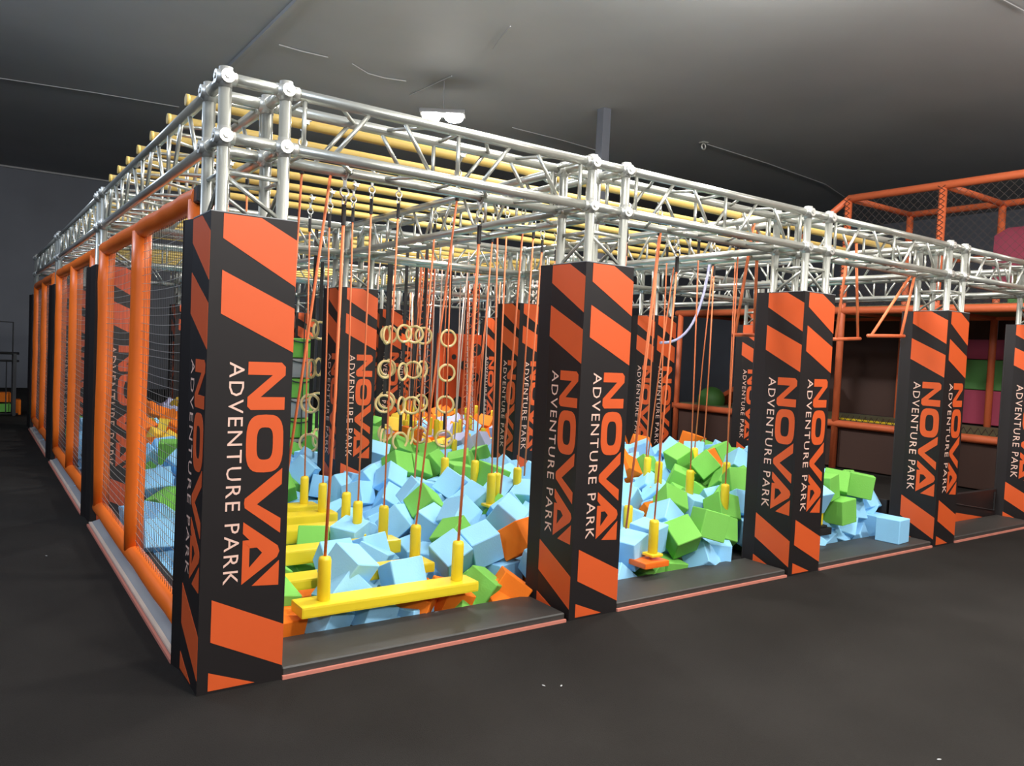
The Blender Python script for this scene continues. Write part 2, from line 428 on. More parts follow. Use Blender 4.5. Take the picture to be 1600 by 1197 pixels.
# sloping edge board along the left side
for j in range(3):
    y0, y1 = YS[j]+.40, YS[j+1]-.02
    t = thing('edge_board', 'low grey edge board along the floor, %s bay of the left side' % ['nearest', 'middle', 'farthest'][j], 'edge board', (0, 0, 0), 'edge boards of the left side')
    obj('board', fixn(MB().prism([(0, 0), (.14, 0), (.14, .07), (.02, .03)], (-.01, y0, 0), (1, 0, 0), (0, 0, 1), (0, y1-y0, 0)).mesh('board', 'grey')), t)
    obj('inner_sill', MB().box((.11, y0, .0), (.2, y1, .1)).mesh('inner_sill', 'pad'), t)
    obj('edge_strip', MB().box((-.022, y0, 0), (-.008, y1, .016)).mesh('edge_strip', 'lip'), t)
    obj('bright_line', MB().box((-.008, y0, .02), (.012, y1, .032)).mesh('bright_line', 'wood'), t)

# ---------------------------------------------------------------- front border of the foam pit
for i in range(4):
    x0, x1 = XS[i]+PW+.002, XS[i+1]-.024
    t = thing('pit_border', 'low dark padded border with pink edge, %s bay of the front side' % SP[i], 'pit border', (0, 0, 0), 'front borders of the foam pit')
    obj('padding', MB().cbox((x0, .005, 0), (x1, .36, .05), .007).mesh('padding', 'deck'), t)
    obj('edge_strip', MB().box((x0, -.01, 0), (x1, .004, .016)).mesh('edge_strip', 'lip'), t)
struct_(obj('trim_3', MB().box((.2, .362, 0), (6.0, 10.3, .012)).mesh('pit_floor', 'pad')))['label'] = 'dark floor of the foam pit'

# ---------------------------------------------------------------- foam cubes
CM = [('blue', 'light blue'), ('green', 'green'), ('cubeo', 'orange'), ('purple', 'lilac grey'), ('cubey', 'yellow')]
# settled positions in mm, angles in hundredths of a radian, colour index; ordered by how large each cube shows
CUBES = [885, 579, 155, 394, 15, 172, 0, 1252, 593, 180, 612, 513, 170, 0, 1713, 842, 201, 554, 80, 98, 0, 1926, 821, 254, 92, 425, 52, 0, 252, 2132, 162, 7, 534, 146, 0, 1074, 1142, 159, 6, 75, 472, 0,
 3378, 465, 243, 81, 32, 284, 1, 1308, 1191, 180, 165, 118, 513, 0, 2915, 497, 193, 318, 602, 28, 0, 2162, 746, 285, 59, 0, 356, 2, 3596, 407, 322, 445, 619, 438, 1, 1768, 1689, 225, 452, 76, 529, 0,
 757, 544, -40, 407, 565, 71, 0, 207, 1560, -40, 308, 587, 33, 0, 1555, 464, -40, 387, 79, 1, 1, 2240, 1007, 369, 588, 229, 500, 0, 2012, 1251, 343, 512, 387, 626, 0, 3123, 535, 248, 148, 615, 187, 0,
 1135, 1681, 138, 259, 628, 583, 1, 5176, 383, 308, 619, 2, 156, 1, 1385, 1648, 175, 448, 619, 218, 0, 1817, 471, -1, 616, 547, 181, 2, 1959, 2813, 215, 509, 609, 363, 0, 2064, 782, 43, 417, 477, 228, 0,
 1923, 1466, 245, 361, 609, 44, 0, 4087, 699, 337, 582, 218, 97, 1, 308, 2531, 193, 314, 62, 51, 0, 478, 3356, 301, 20, 73, 458, 0, 1242, 478, -40, 575, 480, 100, 0, 1981, 1683, 340, 562, 49, 466, 1,
 2228, 2767, 343, 247, 572, 512, 0, 249, 1309, -40, 234, 35, 437, 0, 5544, 427, 487, 13, 5, 62, 1, 1709, 3479, 340, 496, 378, 551, 0, 4391, 798, 510, 623, 209, 98, 1, 2314, 1851, 424, 55, 353, 506, 0,
 3652, 890, 263, 238, 39, 179, 0, 3599, 452, 51, 229, 363, 5, 0, 4733, 1768, 561, 579, 413, 37, 1, 1012, 475, -40, 341, 360, 8, 0, 4736, 1454, 542, 38, 74, 252, 1, 2384, 1655, 346, 408, 604, 175, 0,
 3836, 1008, 347, 106, 257, 85, 1, 5896, 470, 100, 577, 471, 522, 0, 1764, 714, 5, 491, 544, 226, 1, 491, 3075, 200, 427, 19, 188, 1, 1888, 3078, 227, 3, 545, 217, 0, 1880, 1089, 242, 60, 600, 503, 1,
 799, 998, -40, 271, 142, 183, 2, 2650, 1694, 390, 597, 65, 343, 0, 249, 2832, -40, 577, 177, 209, 0, 2769, 1490, 384, 105, 5, 202, 0, 2722, 1940, 466, 579, 124, 281, 1, 230, 2802, 167, 522, 137, 523, 0,
 2396, 2971, 425, 43, 529, 141, 1, 214, 2259, -40, 577, 588, 19, 0, 2162, 2629, 186, 73, 245, 489, 0, 4579, 1602, 394, 585, 198, 504, 1, 753, 720, -40, 530, 185, 284, 1, 983, 1521, -40, 252, 333, 52, 1,
 4989, 1286, 564, 75, 234, 42, 0, 3578, 1270, 348, 121, 230, 2, 0, 751, 4293, 434, 167, 626, 603, 1, 1498, 3029, 53, 44, 337, 137, 0, 2602, 3002, 366, 389, 36, 7, 1, 535, 544, -40, 464, 579, 18, 2,
 270, 2064, -40, 299, 63, 121, 0, 236, 1800, -40, 151, 220, 155, 0, 1787, 1508, 36, 455, 573, 193, 0, 3073, 484, 8, 514, 301, 198, 1, 1513, 804, -40, 602, 393, 313, 2, 749, 3919, 379, 399, 64, 171, 0,
 1730, 2824, 49, 525, 27, 336, 0, 3775, 468, 66, 123, 474, 583, 0, 2690, 2447, 412, 481, 13, 2, 1, 4356, 2091, 435, 578, 71, 441, 2, 2206, 540, 163, 380, 599, 0, 0, 2967, 4101, 413, 520, 236, 526, 1,
 3226, 857, 292, 487, 600, 233, 0, 1756, 2553, 38, 600, 73, 483, 0, 3634, 5098, 424, 328, 9, 33, 2, 2835, 3086, 395, 131, 393, 549, 1, 1778, 1247, 52, 18, 455, 33, 0, 2352, 4842, 389, 627, 67, 515, 1,
 1868, 3376, 193, 206, 497, 47, 0, 4610, 2087, 425, 502, 542, 157, 1, 2040, 1944, 359, 93, 9, 448, 0, 5327, 525, 486, 63, 617, 215, 1, 5060, 465, 497, 617, 308, 493, 1, 4076, 4652, 368, 199, 418, 6, 3,
 4173, 1477, 297, 74, 584, 78, 0, 2975, 2843, 439, 74, 120, 14, 1, 4310, 711, 346, 606, 361, 143, 0, 2515, 3656, 422, 52, 26, 586, 0, 5328, 2878, 467, 428, 610, 69, 0, 3308, 520, -15, 612, 14, 470, 1,
 645, 4711, 308, 126, 394, 32, 0, 4276, 1695, 327, 551, 560, 478, 0, 5608, 491, 1, 373, 518, 286, 0, 1163, 5836, 489, 89, 564, 254, 2, 3960, 601, 191, 65, 340, 579, 1, 4253, 539, 174, 315, 4, 578, 0,
 1246, 1058, -40, 311, 260, 200, 0, 5315, 519, 70, 101, 30, 619, 0, 4476, 4844, 353, 173, 532, 193, 3, 2122, 2968, 297, 123, 69, 198, 0, 3119, 7094, 384, 507, 78, 183, 1, 2767, 465, -14, 189, 378, 2, 0,
 3257, 2041, 420, 442, 37, 501, 0, 4049, 959, 296, 548, 191, 525, 0, 1951, 4058, 314, 567, 226, 537, 0, 5524, 512, 256, 26, 419, 431, 0, 1017, 1228, -40, 147, 233, 462, 1, 4187, 4415, 249, 500, 26, 336, 1,
 5228, 1711, 582, 81, 522, 231, 1, 2466, 5365, 415, 17, 628, 1, 1, 4704, 1184, 433, 79, 240, 35, 1, 5175, 1980, 557, 479, 214, 62, 0, 5137, 505, 8, 198, 111, 49, 0, 3962, 6270, 399, 409, 16, 575, 4,
 5914, 618, 289, 95, 3, 5, 0, 4478, 5659, 348, 367, 595, 534, 3, 1293, 753, -40, 182, 253, 92, 0, 1388, 3111, 263, 79, 32, 297, 1, 5902, 2677, 571, 136, 17, 471, 2, 1338, 7945, 408, 188, 577, 86, 2,
 2019, 2500, 37, 530, 365, 31, 0, 4849, 414, 432, 4, 46, 473, 0, 817, 6081, 449, 602, 107, 200, 2, 5382, 6142, 427, 230, 19, 546, 2, 5095, 6082, 376, 223, 559, 488, 0, 4345, 727, 42, 396, 26, 296, 1,
 5124, 2258, 553, 536, 38, 89, 0, 3352, 4101, 329, 562, 289, 567, 1, 3115, 2260, 370, 330, 48, 514, 0, 1792, 1004, 6, 490, 519, 8, 0, 932, 5891, 344, 40, 601, 161, 4, 4662, 6599, 425, 34, 602, 320, 2,
 4641, 1395, 265, 440, 39, 473, 1, 1065, 790, -40, 612, 284, 306, 0, 1057, 2076, -40, 392, 606, 64, 1, 3520, 2887, 340, 246, 42, 455, 0, 5131, 7081, 477, 569, 397, 501, 2, 1546, 2806, -40, 499, 100, 310, 1,
 4289, 6715, 423, 544, 31, 197, 4, 5082, 6454, 405, 66, 53, 408, 3, 3119, 7439, 392, 453, 533, 502, 2, 5847, 9461, 375, 627, 64, 479, 2, 4319, 6078, 376, 89, 376, 18, 0, 4516, 1138, 286, 502, 86, 466, 0,
 2075, 4858, 288, 280, 590, 517, 1, 1343, 7164, 422, 71, 365, 124, 2, 3113, 4873, 357, 58, 37, 468, 1, 5632, 3219, 465, 582, 611, 265, 2, 772, 1241, -40, 346, 159, 471, 0, 1303, 8839, 437, 498, 162, 460, 2,
 5040, 1705, 516, 277, 40, 147, 2, 1783, 3260, 0, 621, 494, 138, 0, 1573, 1009, -40, 179, 299, 76, 0, 1188, 6706, 363, 127, 211, 106, 4, 3844, 6541, 387, 10, 592, 35, 1, 2310, 733, 24, 483, 433, 184, 2,
 2407, 1240, 335, 240, 79, 528, 0, 4681, 1925, 291, 68, 77, 484, 0, 1276, 2556, -40, 263, 492, 524, 1, 714, 3407, 258, 42, 237, 508, 0, 4313, 5831, 296, 426, 219, 616, 3, 4869, 6627, 359, 454, 544, 476, 3,
 887, 5246, 331, 170, 585, 472, 0, 1911, 9359, 438, 628, 265, 507, 4, 261, 3036, -7, 180, 4, 93, 0, 1801, 2236, 49, 263, 316, 383, 0, 2471, 1429, 283, 531, 568, 233, 1, 2683, 1359, 215, 65, 72, 135, 0,
 3788, 1152, 202, 467, 560, 175, 2, 1768, 1992, 34, 235, 429, 311, 0, 625, 4520, 160, 63, 25, 496, 1, 977, 5476, 350, 64, 81, 365, 4, 1576, 3512, 193, 569, 349, 74, 1, 4877, 1577, 329, 143, 604, 441, 1,
 1504, 2501, -40, 162, 224, 558, 0, 421, 1760, 154, 177, 81, 617, 0, 5204, 5496, 391, 616, 601, 50, 3, 830, 5661, 269, 74, 11, 197, 2, 1268, 2293, -40, 606, 151, 357, 1, 4980, 6313, 305, 212, 27, 582, 2,
 5352, 7236, 455, 83, 566, 202, 2, 1560, 8809, 386, 582, 605, 514, 3, 2266, 3124, 323, 588, 603, 56, 0, 975, 1797, -40, 565, 125, 500, 0, 2499, 2584, 238, 10, 612, 263, 0, 1797, 3059, -12, 458, 255, 201, 1,
 1778, 3559, -7, 418, 452, 299, 0, 2151, 3327, 208, 12, 182, 12, 0, 2033, 2757, -2, 611, 535, 149, 0, 5646, 2895, 391, 570, 51, 288, 0, 5287, 1407, 574, 546, 28, 360, 0, 2553, 6537, 407, 604, 74, 52, 1,
 5847, 9299, 257, 626, 64, 479, 2, 3647, 8473, 333, 10, 587, 74, 1, 1304, 2813, -40, 213, 459, 317, 1, 2737, 6543, 288, 75, 19, 228, 1, 3966, 4470, 227, 575, 29, 327, 0, 5637, 8796, 231, 465, 77, 113, 2,
 3147, 3927, 263, 47, 3, 269, 1, 1536, 3271, 64, 28, 313, 171, 0, 4500, 4679, 191, 549, 551, 230, 0, 3699, 4378, 250, 126, 588, 90, 1, 4995, 2370, 364, 299, 39, 88, 0, 3271, 5320, 357, 508, 98, 197, 1,
 3581, 4200, 239, 454, 589, 90, 0, 4695, 5485, 289, 600, 83, 429, 0, 3997, 5542, 258, 571, 568, 67, 4, 4133, 5175, 243, 611, 614, 184, 4, 1561, 1491, -40, 10, 338, 305, 0, 4885, 459, 11, 383, 576, 213, 0,
 3554, 3240, 264, 602, 66, 246, 0, 4792, 2468, 385, 440, 61, 68, 0, 2212, 1902, 255, 66, 626, 139, 0, 4878, 7497, 297, 171, 60, 558, 2, 506, 3562, 159, 576, 413, 531, 0, 3870, 6194, 238, 524, 220, 81, 3,
 2397, 5690, 245, 506, 34, 394, 1, 4994, 2100, 377, 278, 548, 10, 0, 3865, 4171, 200, 432, 554, 148, 1, 4242, 5570, 242, 0, 298, 503, 2, 2762, 2812, 213, 625, 310, 529, 0, 5225, 3076, 393, 467, 590, 79, 0,
 4435, 953, 354, 558, 250, 17, 1, 4146, 4920, 291, 194, 586, 586, 4, 5887, 2434, 483, 437, 66, 435, 1, 616, 1109, 135, 314, 580, 87, 1, 3325, 4636, 294, 417, 605, 606, 1, 3862, 3299, 228, 141, 588, 122, 0,
 2232, 1410, 164, 620, 249, 449, 0, 4409, 1455, 251, 561, 529, 527, 1, 1786, 9560, 383, 101, 377, 624, 3, 2616, 2221, 292, 533, 420, 121, 0, 5701, 2096, 530, 196, 517, 523, 0, 5691, 6854, 351, 67, 64, 123, 2,
 3503, 5407, 285, 517, 295, 585, 2, 3482, 5768, 334, 202, 12, 588, 1, 3562, 4567, 273, 479, 440, 81, 1, 2149, 4598, 246, 159, 622, 237, 0, 3967, 9887, 260, 559, 0, 135, 2, 1782, 3662, 226, 9, 6, 255, 0,
 4091, 2015, 444, 624, 272, 456, 0, 3334, 7334, 349, 54, 82, 174, 1, 1771, 8978, 317, 49, 42, 128, 3, 4305, 6456, 299, 216, 117, 626, 0, 2457, 2822, 232, 470, 4, 139, 0, 3281, 8453, 331, 204, 571, 521, 3,
 4441, 1935, 243, 149, 105, 160, 0, 3482, 662, 180, 530, 287, 587, 0, 5415, 1901, 545, 487, 612, 266, 0, 5683, 7283, 302, 548, 53, 398, 0, 528, 800, -40, 395, 494, 66, 1, 3626, 3767, 216, 364, 619, 119, 1,
 3880, 3653, 236, 465, 604, 493, 0, 427, 4157, 202, 398, 75, 101, 0, 4209, 1169, 259, 84, 84, 235, 1, 5881, 778, 420, 60, 324, 14, 1, 5350, 5813, 323, 558, 32, 613, 2, 1982, 9131, 398, 234, 122, 587, 3,
 1769, 1757, -18, 195, 240, 298, 2, 4616, 957, 465, 566, 71, 570, 1, 1681, 8100, 361, 30, 330, 67, 2, 1526, 3660, 382, 572, 91, 313, 0, 5174, 6907, 339, 622, 401, 462, 0, 2555, 1079, 206, 503, 625, 502, 0,
 3971, 1322, 212, 613, 272, 481, 0, 4674, 4926, 269, 120, 12, 506, 0, 4835, 1832, 400, 264, 596, 142, 0, 323, 1219, 152, 173, 80, 602, 0, 4248, 1864, 219, 466, 67, 163, 0, 5665, 6354, 369, 602, 576, 230, 0,
 576, 3820, 247, 33, 85, 314, 0, 4204, 9327, 281, 174, 597, 569, 1, 1772, 3765, 3, 620, 449, 462, 0, 3902, 5339, 197, 574, 568, 66, 3, 498, 2552, -40, 408, 109, 87, 0, 3923, 5963, 247, 261, 585, 86, 2,
 1195, 7623, 266, 604, 544, 263, 0, 4459, 4291, 203, 378, 572, 579, 0, 4633, 6497, 251, 555, 514, 100, 2, 5756, 3742, 418, 65, 623, 206, 2, 3074, 2791, 259, 170, 34, 366, 0, 5271, 5996, 244, 26, 225, 202, 2,
 2633, 6342, 191, 287, 536, 48, 2, 295, 2511, -40, 55, 221, 49, 0, 4921, 5989, 238, 267, 46, 561, 0, 2345, 945, 161, 112, 538, 576, 0, 1044, 7136, 322, 608, 389, 425, 4, 1894, 4646, 237, 40, 314, 536, 0,
 1501, 2290, -40, 459, 83, 302, 0, 3341, 7031, 258, 113, 303, 607, 1, 543, 2758, -40, 263, 260, 613, 0, 3799, 4716, 211, 125, 55, 72, 1, 3944, 9395, 256, 112, 73, 351, 0, 1513, 9217, 332, 573, 368, 614, 2,
 5626, 1859, 489, 9, 216, 432, 1, 4894, 5127, 247, 115, 432, 23, 4, 5202, 5678, 227, 53, 55, 190, 2, 1463, 9730, 354, 120, 570, 8, 2, 2436, 6190, 250, 158, 544, 47, 1, 3913, 4977, 217, 626, 347, 87, 0,
 2248, 3064, 62, 399, 25, 322, 0, 2038, 987, 64, 491, 154, 168, 1, 2203, 1657, 233, 530, 33, 479, 0, 1484, 1227, -40, 373, 149, 550, 0, 4110, 3296, 164, 586, 53, 623, 0, 1642, 3881, 289, 50, 231, 87, 0,
 3515, 4888, 216, 178, 5, 466, 1, 2198, 4062, 267, 589, 72, 222, 0, 3599, 799, 23, 434, 451, 458, 1, 1914, 1914, 190, 219, 15, 99, 0, 2951, 820, 290, 388, 116, 589, 0, 4579, 2517, 511, 562, 594, 320, 2,
 3296, 4421, 189, 443, 57, 113, 1, 4873, 1336, 316, 137, 31, 137, 1, 4205, 4678, 213, 427, 596, 104, 1, 2627, 5713, 352, 531, 63, 479, 1, 4014, 1609, 198, 72, 294, 54, 0, 5899, 6514, 391, 11, 23, 2, 0,
 4093, 3009, 307, 104, 249, 93, 0, 5259, 2443, 405, 339, 608, 31, 0, 2192, 5223, 235, 135, 10, 215, 1, 4851, 6493, 195, 117, 545, 497, 4, 297, 1021, -40, 220, 561, 0, 0, 3694, 2840, 209, 52, 31, 185, 0,
 4411, 9789, 237, 521, 205, 134, 0, 3653, 3434, 206, 221, 612, 109, 0, 3709, 1392, 244, 231, 590, 172, 0, 3359, 3433, 195, 23, 247, 475, 1, 5895, 8826, 209, 598, 272, 156, 2, 1373, 9906, 475, 538, 546, 243, 2,
 3215, 2613, 290, 434, 570, 76, 0, 1677, 4136, 278, 289, 592, 516, 0, 2504, 5954, 210, 168, 588, 0, 1, 4198, 3949, 195, 17, 597, 2, 0, 1855, 4220, 209, 500, 88, 223, 0, 2966, 2971, 229, 7, 34, 355, 0,
 4771, 7245, 211, 505, 93, 512, 0, 3759, 9558, 217, 550, 13, 540, 1, 4591, 1710, 219, 195, 17, 620, 0, 5331, 3297, 429, 30, 476, 531, 0, 5165, 8377, 252, 484, 4, 574, 2, 5696, 1599, 568, 267, 577, 72, 0,
 659, 4111, 212, 11, 114, 21, 0, 1900, 3855, 185, 134, 2, 587, 0, 2487, 4696, 262, 94, 0, 328, 0, 1168, 5201, 387, 596, 612, 51, 2, 498, 3010, -19, 345, 601, 523, 0, 2280, 9640, 14, 611, 318, 290, 0,
 2561, 9653, 20, 153, 330, 319, 0, 2830, 9706, 13, 621, 355, 243, 2, 3021, 9632, 12, 384, 169, 81, 0, 3307, 9643, 0, 313, 453, 213, 0, 3584, 9662, -8, 499, 406, 412, 0, 3844, 9681, -14, 94, 339, 412, 1,
 4029, 9703, 62, 378, 555, 307, 1, 268, 9691, -11, 199, 174, 548, 0, 542, 9700, 41, 85, 10, 49, 0, 755, 9659, 69, 60, 390, 193, 0, 983, 9711, 54, 300, 303, 72, 1, 1280, 9705, 60, 515, 506, 121, 0,
 1567, 9639, 1, 342, 447, 401, 0, 1792, 9701, 16, 27, 178, 363, 1, 2057, 9670, 30, 535, 386, 300, 0, 4056, 9409, -10, 224, 132, 20, 0, 4327, 9458, 48, 341, 76, 286, 0, 4560, 9421, 59, 122, 334, 294, 0,
 4834, 9382, 62, 561, 136, 543, 0, 5091, 9461, 8, 35, 620, 226, 1, 5304, 9397, 10, 522, 607, 172, 1, 5567, 9387, 69, 297, 82, 194, 0, 5861, 9438, 28, 486, 280, 527, 0, 2078, 9433, 41, 567, 33, 68, 0,
 2247, 9403, 67, 449, 228, 377, 0, 2539, 9424, 11, 581, 469, 36, 0, 2811, 9469, 15, 80, 31, 337, 1, 3042, 9430, 42, 273, 381, 374, 1, 3317, 9427, -1, 170, 423, 589, 0, 3526, 9380, 21, 591, 552, 139, 1,
 3831, 9382, 53, 42, 592, 223, 0, 3082, 4646, 200, 477, 536, 206, 0, 453, 6059, 199, 596, 555, 139, 0, 274, 4403, 231, 310, 491, 22, 0, 5803, 9628, 215, 622, 182, 477, 0, 2941, 9637, 245, 587, 274, 542, 1,
 2157, 8430, 204, 466, 230, 8, 0, 4522, 8171, 202, 461, 40, 164, 0, 883, 5442, 168, 605, 73, 18, 0, 2412, 6475, 245, 315, 550, 59, 0, 3685, 9256, 220, 401, 8, 459, 0, 3933, 9096, 178, 503, 559, 583, 0,
 4830, 2945, 163, 555, 340, 11, 0, 548, 6451, 218, 137, 107, 456, 0, 5342, 9592, 181, 185, 11, 19, 0, 3452, 1654, 238, 89, 41, 336, 0, 2992, 7541, 193, 92, 58, 541, 1, 4355, 9633, 28, 469, 495, 578, 0,
 2945, 4851, 177, 610, 402, 66, 0, 2331, 4268, 154, 203, 519, 537, 0, 837, 3735, 213, 106, 364, 620, 0, 483, 4760, 183, 434, 399, 40, 0, 1679, 9692, 211, 468, 142, 82, 0, 5415, 9227, 175, 536, 228, 622, 1,
 4916, 1043, 430, 58, 7, 122, 1, 1661, 6015, 319, 546, 615, 461, 0, 1741, 5293, 340, 172, 72, 609, 1, 2471, 4496, 158, 433, 588, 171, 0, 5579, 8227, 183, 47, 280, 26, 0, 3191, 8253, 229, 356, 573, 562, 0,
 4833, 6872, 282, 357, 37, 557, 0, 1039, 8795, 159, 491, 76, 146, 0, 5871, 3915, 265, 613, 1, 211, 0, 3345, 2419, 265, 73, 507, 118, 1, 3524, 9471, 272, 566, 387, 81, 0, 5000, 6748, 192, 564, 83, 161, 0,
 327, 6531, 232, 422, 534, 499, 1, 3953, 8259, 257, 308, 47, 7, 0, 1263, 9841, 270, 62, 410, 564, 0, 1204, 5415, 227, 12, 36, 352, 0, 4399, 2762, 218, 166, 589, 175, 0, 2191, 9321, 259, 55, 43, 489, 0,
 4828, 825, 396, 516, 60, 291, 0, 639, 5446, 221, 616, 400, 20, 0, 2663, 9102, 184, 77, 78, 14, 0, 5554, 7484, 208, 64, 295, 585, 0, 3930, 6747, 219, 491, 200, 128, 0, 1138, 6527, 239, 172, 576, 390, 0,
 4116, 8823, 194, 357, 560, 546, 0, 783, 8332, 248, 472, 28, 85, 1, 3098, 6938, 202, 214, 577, 68, 0, 868, 7546, 228, 148, 28, 564, 0, 4426, 7790, 209, 78, 243, 491, 1, 2757, 663, 272, 34, 136, 87, 0,
 3498, 8649, 257, 45, 30, 382, 0, 2135, 8694, 246, 22, 362, 570, 0, 3533, 6974, 406, 588, 299, 585, 0, 5496, 6658, 216, 475, 529, 567, 0, 1604, 9442, 213, 497, 211, 622, 0, 2921, 3709, 244, 436, 565, 65, 0,
 4499, 6255, 255, 618, 385, 583, 0, 1187, 6014, 390, 36, 245, 475, 0, 2691, 8015, 191, 385, 521, 597, 0, 2615, 3752, 216, 43, 571, 131, 0, 1911, 9785, 236, 586, 146, 358, 0, 3938, 2352, 240, 599, 82, 355, 0,
 4663, 7924, 246, 157, 369, 589, 0, 2435, 5371, 213, 82, 453, 158, 0, 5750, 3053, 285, 572, 260, 607, 0, 2610, 8804, 246, 194, 38, 518, 0, 1757, 9221, 216, 474, 25, 80, 1, 3131, 2080, 247, 283, 49, 496, 0,
 5244, 7075, 240, 191, 82, 500, 0, 220, 8210, 345, 157, 89, 471, 0, 956, 6303, 301, 556, 221, 501, 0, 3693, 9039, 250, 249, 8, 159, 0, 4753, 2818, 430, 543, 266, 52, 0, 4969, 4500, 228, 288, 44, 68, 0,
 5417, 3569, 269, 623, 625, 589, 0, 4403, 3213, 225, 620, 107, 23, 0, 5743, 4072, 245, 626, 626, 525, 0, 3715, 2597, 218, 118, 9, 51, 1, 2689, 7321, 195, 204, 602, 164, 0, 5108, 1866, 397, 43, 352, 601, 0,
 5893, 3374, 100, 471, 0, 31, 0, 5078, 3874, 225, 37, 71, 326, 0, 3998, 6460, 202, 308, 599, 28, 0, 5088, 1453, 378, 443, 115, 131, 0, 1419, 8047, 242, 614, 97, 144, 0, 3241, 8006, 212, 351, 605, 505, 0,
 1091, 3888, 232, 190, 540, 12, 0, 5807, 5521, 203, 591, 313, 10, 0, 617, 7650, 218, 471, 370, 23, 1, 4692, 2682, 228, 106, 47, 366, 0, 2421, 8212, 170, 76, 548, 318, 0, 258, 5027, 355, 43, 89, 465, 0,
 1485, 7786, 263, 55, 11, 35, 0, 3381, 8852, 234, 611, 625, 538, 0, 3992, 2867, 205, 550, 52, 204, 0, 5482, 1674, 402, 541, 618, 23, 0, 2767, 1803, 212, 13, 617, 60, 0, 2412, 8661, 300, 402, 544, 586, 0,
 5632, 901, 410, 192, 422, 53, 0, 4947, 8219, 259, 248, 199, 626, 0, 5431, 1195, 513, 78, 293, 36, 1, 3868, 2177, 353, 511, 72, 452, 1, 5426, 7402, 357, 547, 376, 100, 1, 3615, 1906, 335, 472, 254, 4, 0,
 4162, 8567, 215, 137, 36, 603, 0, 4531, 5958, 240, 569, 13, 224, 0, 5459, 4444, 219, 437, 240, 606, 0, 3396, 2150, 242, 509, 48, 464, 2, 3693, 6738, 237, 139, 96, 434, 0, 1207, 6921, 242, 40, 608, 427, 0,
 1709, 7802, 221, 9, 603, 509, 1, 3489, 7589, 237, 556, 595, 603, 0, 1140, 9922, 411, 53, 597, 454, 0, 4143, 9581, 196, 85, 93, 428, 0, 4428, 8473, 223, 565, 588, 23, 0, 5478, 2648, 356, 625, 535, 324, 0,
 5579, 5522, 212, 123, 111, 165, 0, 2498, 7764, 246, 583, 307, 38, 0, 5909, 3345, 300, 628, 628, 10, 0, 697, 8096, 257, 159, 174, 550, 0, 4925, 2720, 295, 592, 281, 517, 0, 5426, 7824, 201, 359, 571, 574, 0,
 4433, 5102, 281, 91, 41, 596, 0, 1662, 6698, 227, 361, 572, 546, 0, 3908, 8474, 227, 531, 623, 181, 0, 4467, 5396, 228, 24, 55, 364, 0, 3476, 6783, 255, 474, 578, 432, 0, 5259, 2181, 387, 546, 39, 126, 1,
 5474, 7117, 269, 50, 12, 484, 1, 2993, 9153, 188, 4, 49, 303, 0, 4160, 6636, 233, 175, 16, 372, 0, 2959, 5873, 300, 118, 217, 596, 0, 5226, 4175, 262, 100, 600, 508, 0, 5859, 7236, 211, 541, 30, 157, 0,
 732, 8661, 246, 616, 5, 226, 0, 3286, 5599, 271, 79, 342, 43, 0, 4182, 7360, 300, 471, 628, 471, 0, 3794, 7795, 312, 582, 54, 511, 1, 2888, 6717, 234, 347, 531, 18, 0, 3137, 1803, 224, 67, 22, 204, 1,
 230, 4882, 211, 155, 63, 148, 0, 3060, 5416, 227, 99, 33, 76, 0, 3183, 3144, 253, 536, 22, 128, 1, 3426, 2733, 185, 518, 35, 473, 0, 1004, 4104, 198, 158, 0, 484, 1, 5512, 3996, 204, 351, 625, 529, 0,
 4208, 9901, 163, 120, 252, 561, 0, 5289, 1014, 423, 81, 58, 387, 0, 4622, 7468, 205, 615, 311, 42, 1, 4789, 9542, 244, 523, 564, 393, 1, 3449, 6258, 286, 520, 565, 403, 1, 1573, 4306, 224, 41, 39, 202, 0,
 1674, 6440, 236, 536, 29, 450, 0, 1021, 3200, 253, 4, 314, 475, 0, 5271, 1628, 403, 582, 604, 30, 0, 1221, 3655, 314, 548, 222, 564, 0, 257, 6254, 273, 36, 250, 180, 0, 2113, 8019, 257, 17, 369, 31, 0,
 260, 855, 139, 0, 217, 123, 0, 3383, 1854, 323, 244, 75, 544, 0, 901, 9781, 302, 581, 608, 565, 0, 5374, 5468, 214, 162, 13, 358, 0, 4332, 2405, 448, 109, 353, 568, 0, 2189, 6286, 228, 231, 584, 574, 0,
 2947, 7852, 256, 179, 621, 499, 0, 2711, 2018, 267, 492, 25, 39, 0, 265, 4620, 217, 486, 42, 18, 0, 2466, 7509, 247, 41, 616, 24, 0, 1963, 7749, 279, 146, 582, 449, 0, 4505, 409, 317, 557, 111, 406, 1,
 5702, 1303, 472, 135, 66, 39, 0, 5257, 6626, 313, 97, 563, 533, 0, 608, 6232, 278, 391, 23, 622, 0, 1947, 5027, 257, 42, 606, 350, 0, 2714, 5910, 262, 550, 50, 303, 0, 1389, 3381, 271, 146, 591, 457, 0,
 5675, 614, 406, 511, 24, 228, 0, 5036, 9695, 197, 617, 1, 112, 0, 4591, 7054, 219, 152, 86, 178, 0, 2511, 3475, 199, 54, 100, 523, 0, 5898, 1829, 472, 25, 564, 157, 0, 5701, 4509, 245, 536, 602, 622, 0,
 5906, 4352, 277, 107, 321, 615, 0, 4729, 8362, 185, 104, 393, 88, 0, 5286, 3852, 316, 550, 18, 132, 0, 5038, 749, 427, 545, 371, 88, 0, 3287, 6458, 358, 550, 391, 480, 0, 4589, 9651, 259, 101, 119, 517, 0,
 4437, 3988, 242, 456, 571, 206, 0, 2759, 6947, 199, 483, 313, 5, 0, 1616, 5124, 284, 418, 181, 550, 0, 5727, 4977, 303, 44, 554, 596, 0, 5583, 3738, 240, 177, 5, 70, 0, 631, 9496, 237, 469, 69, 122, 0,
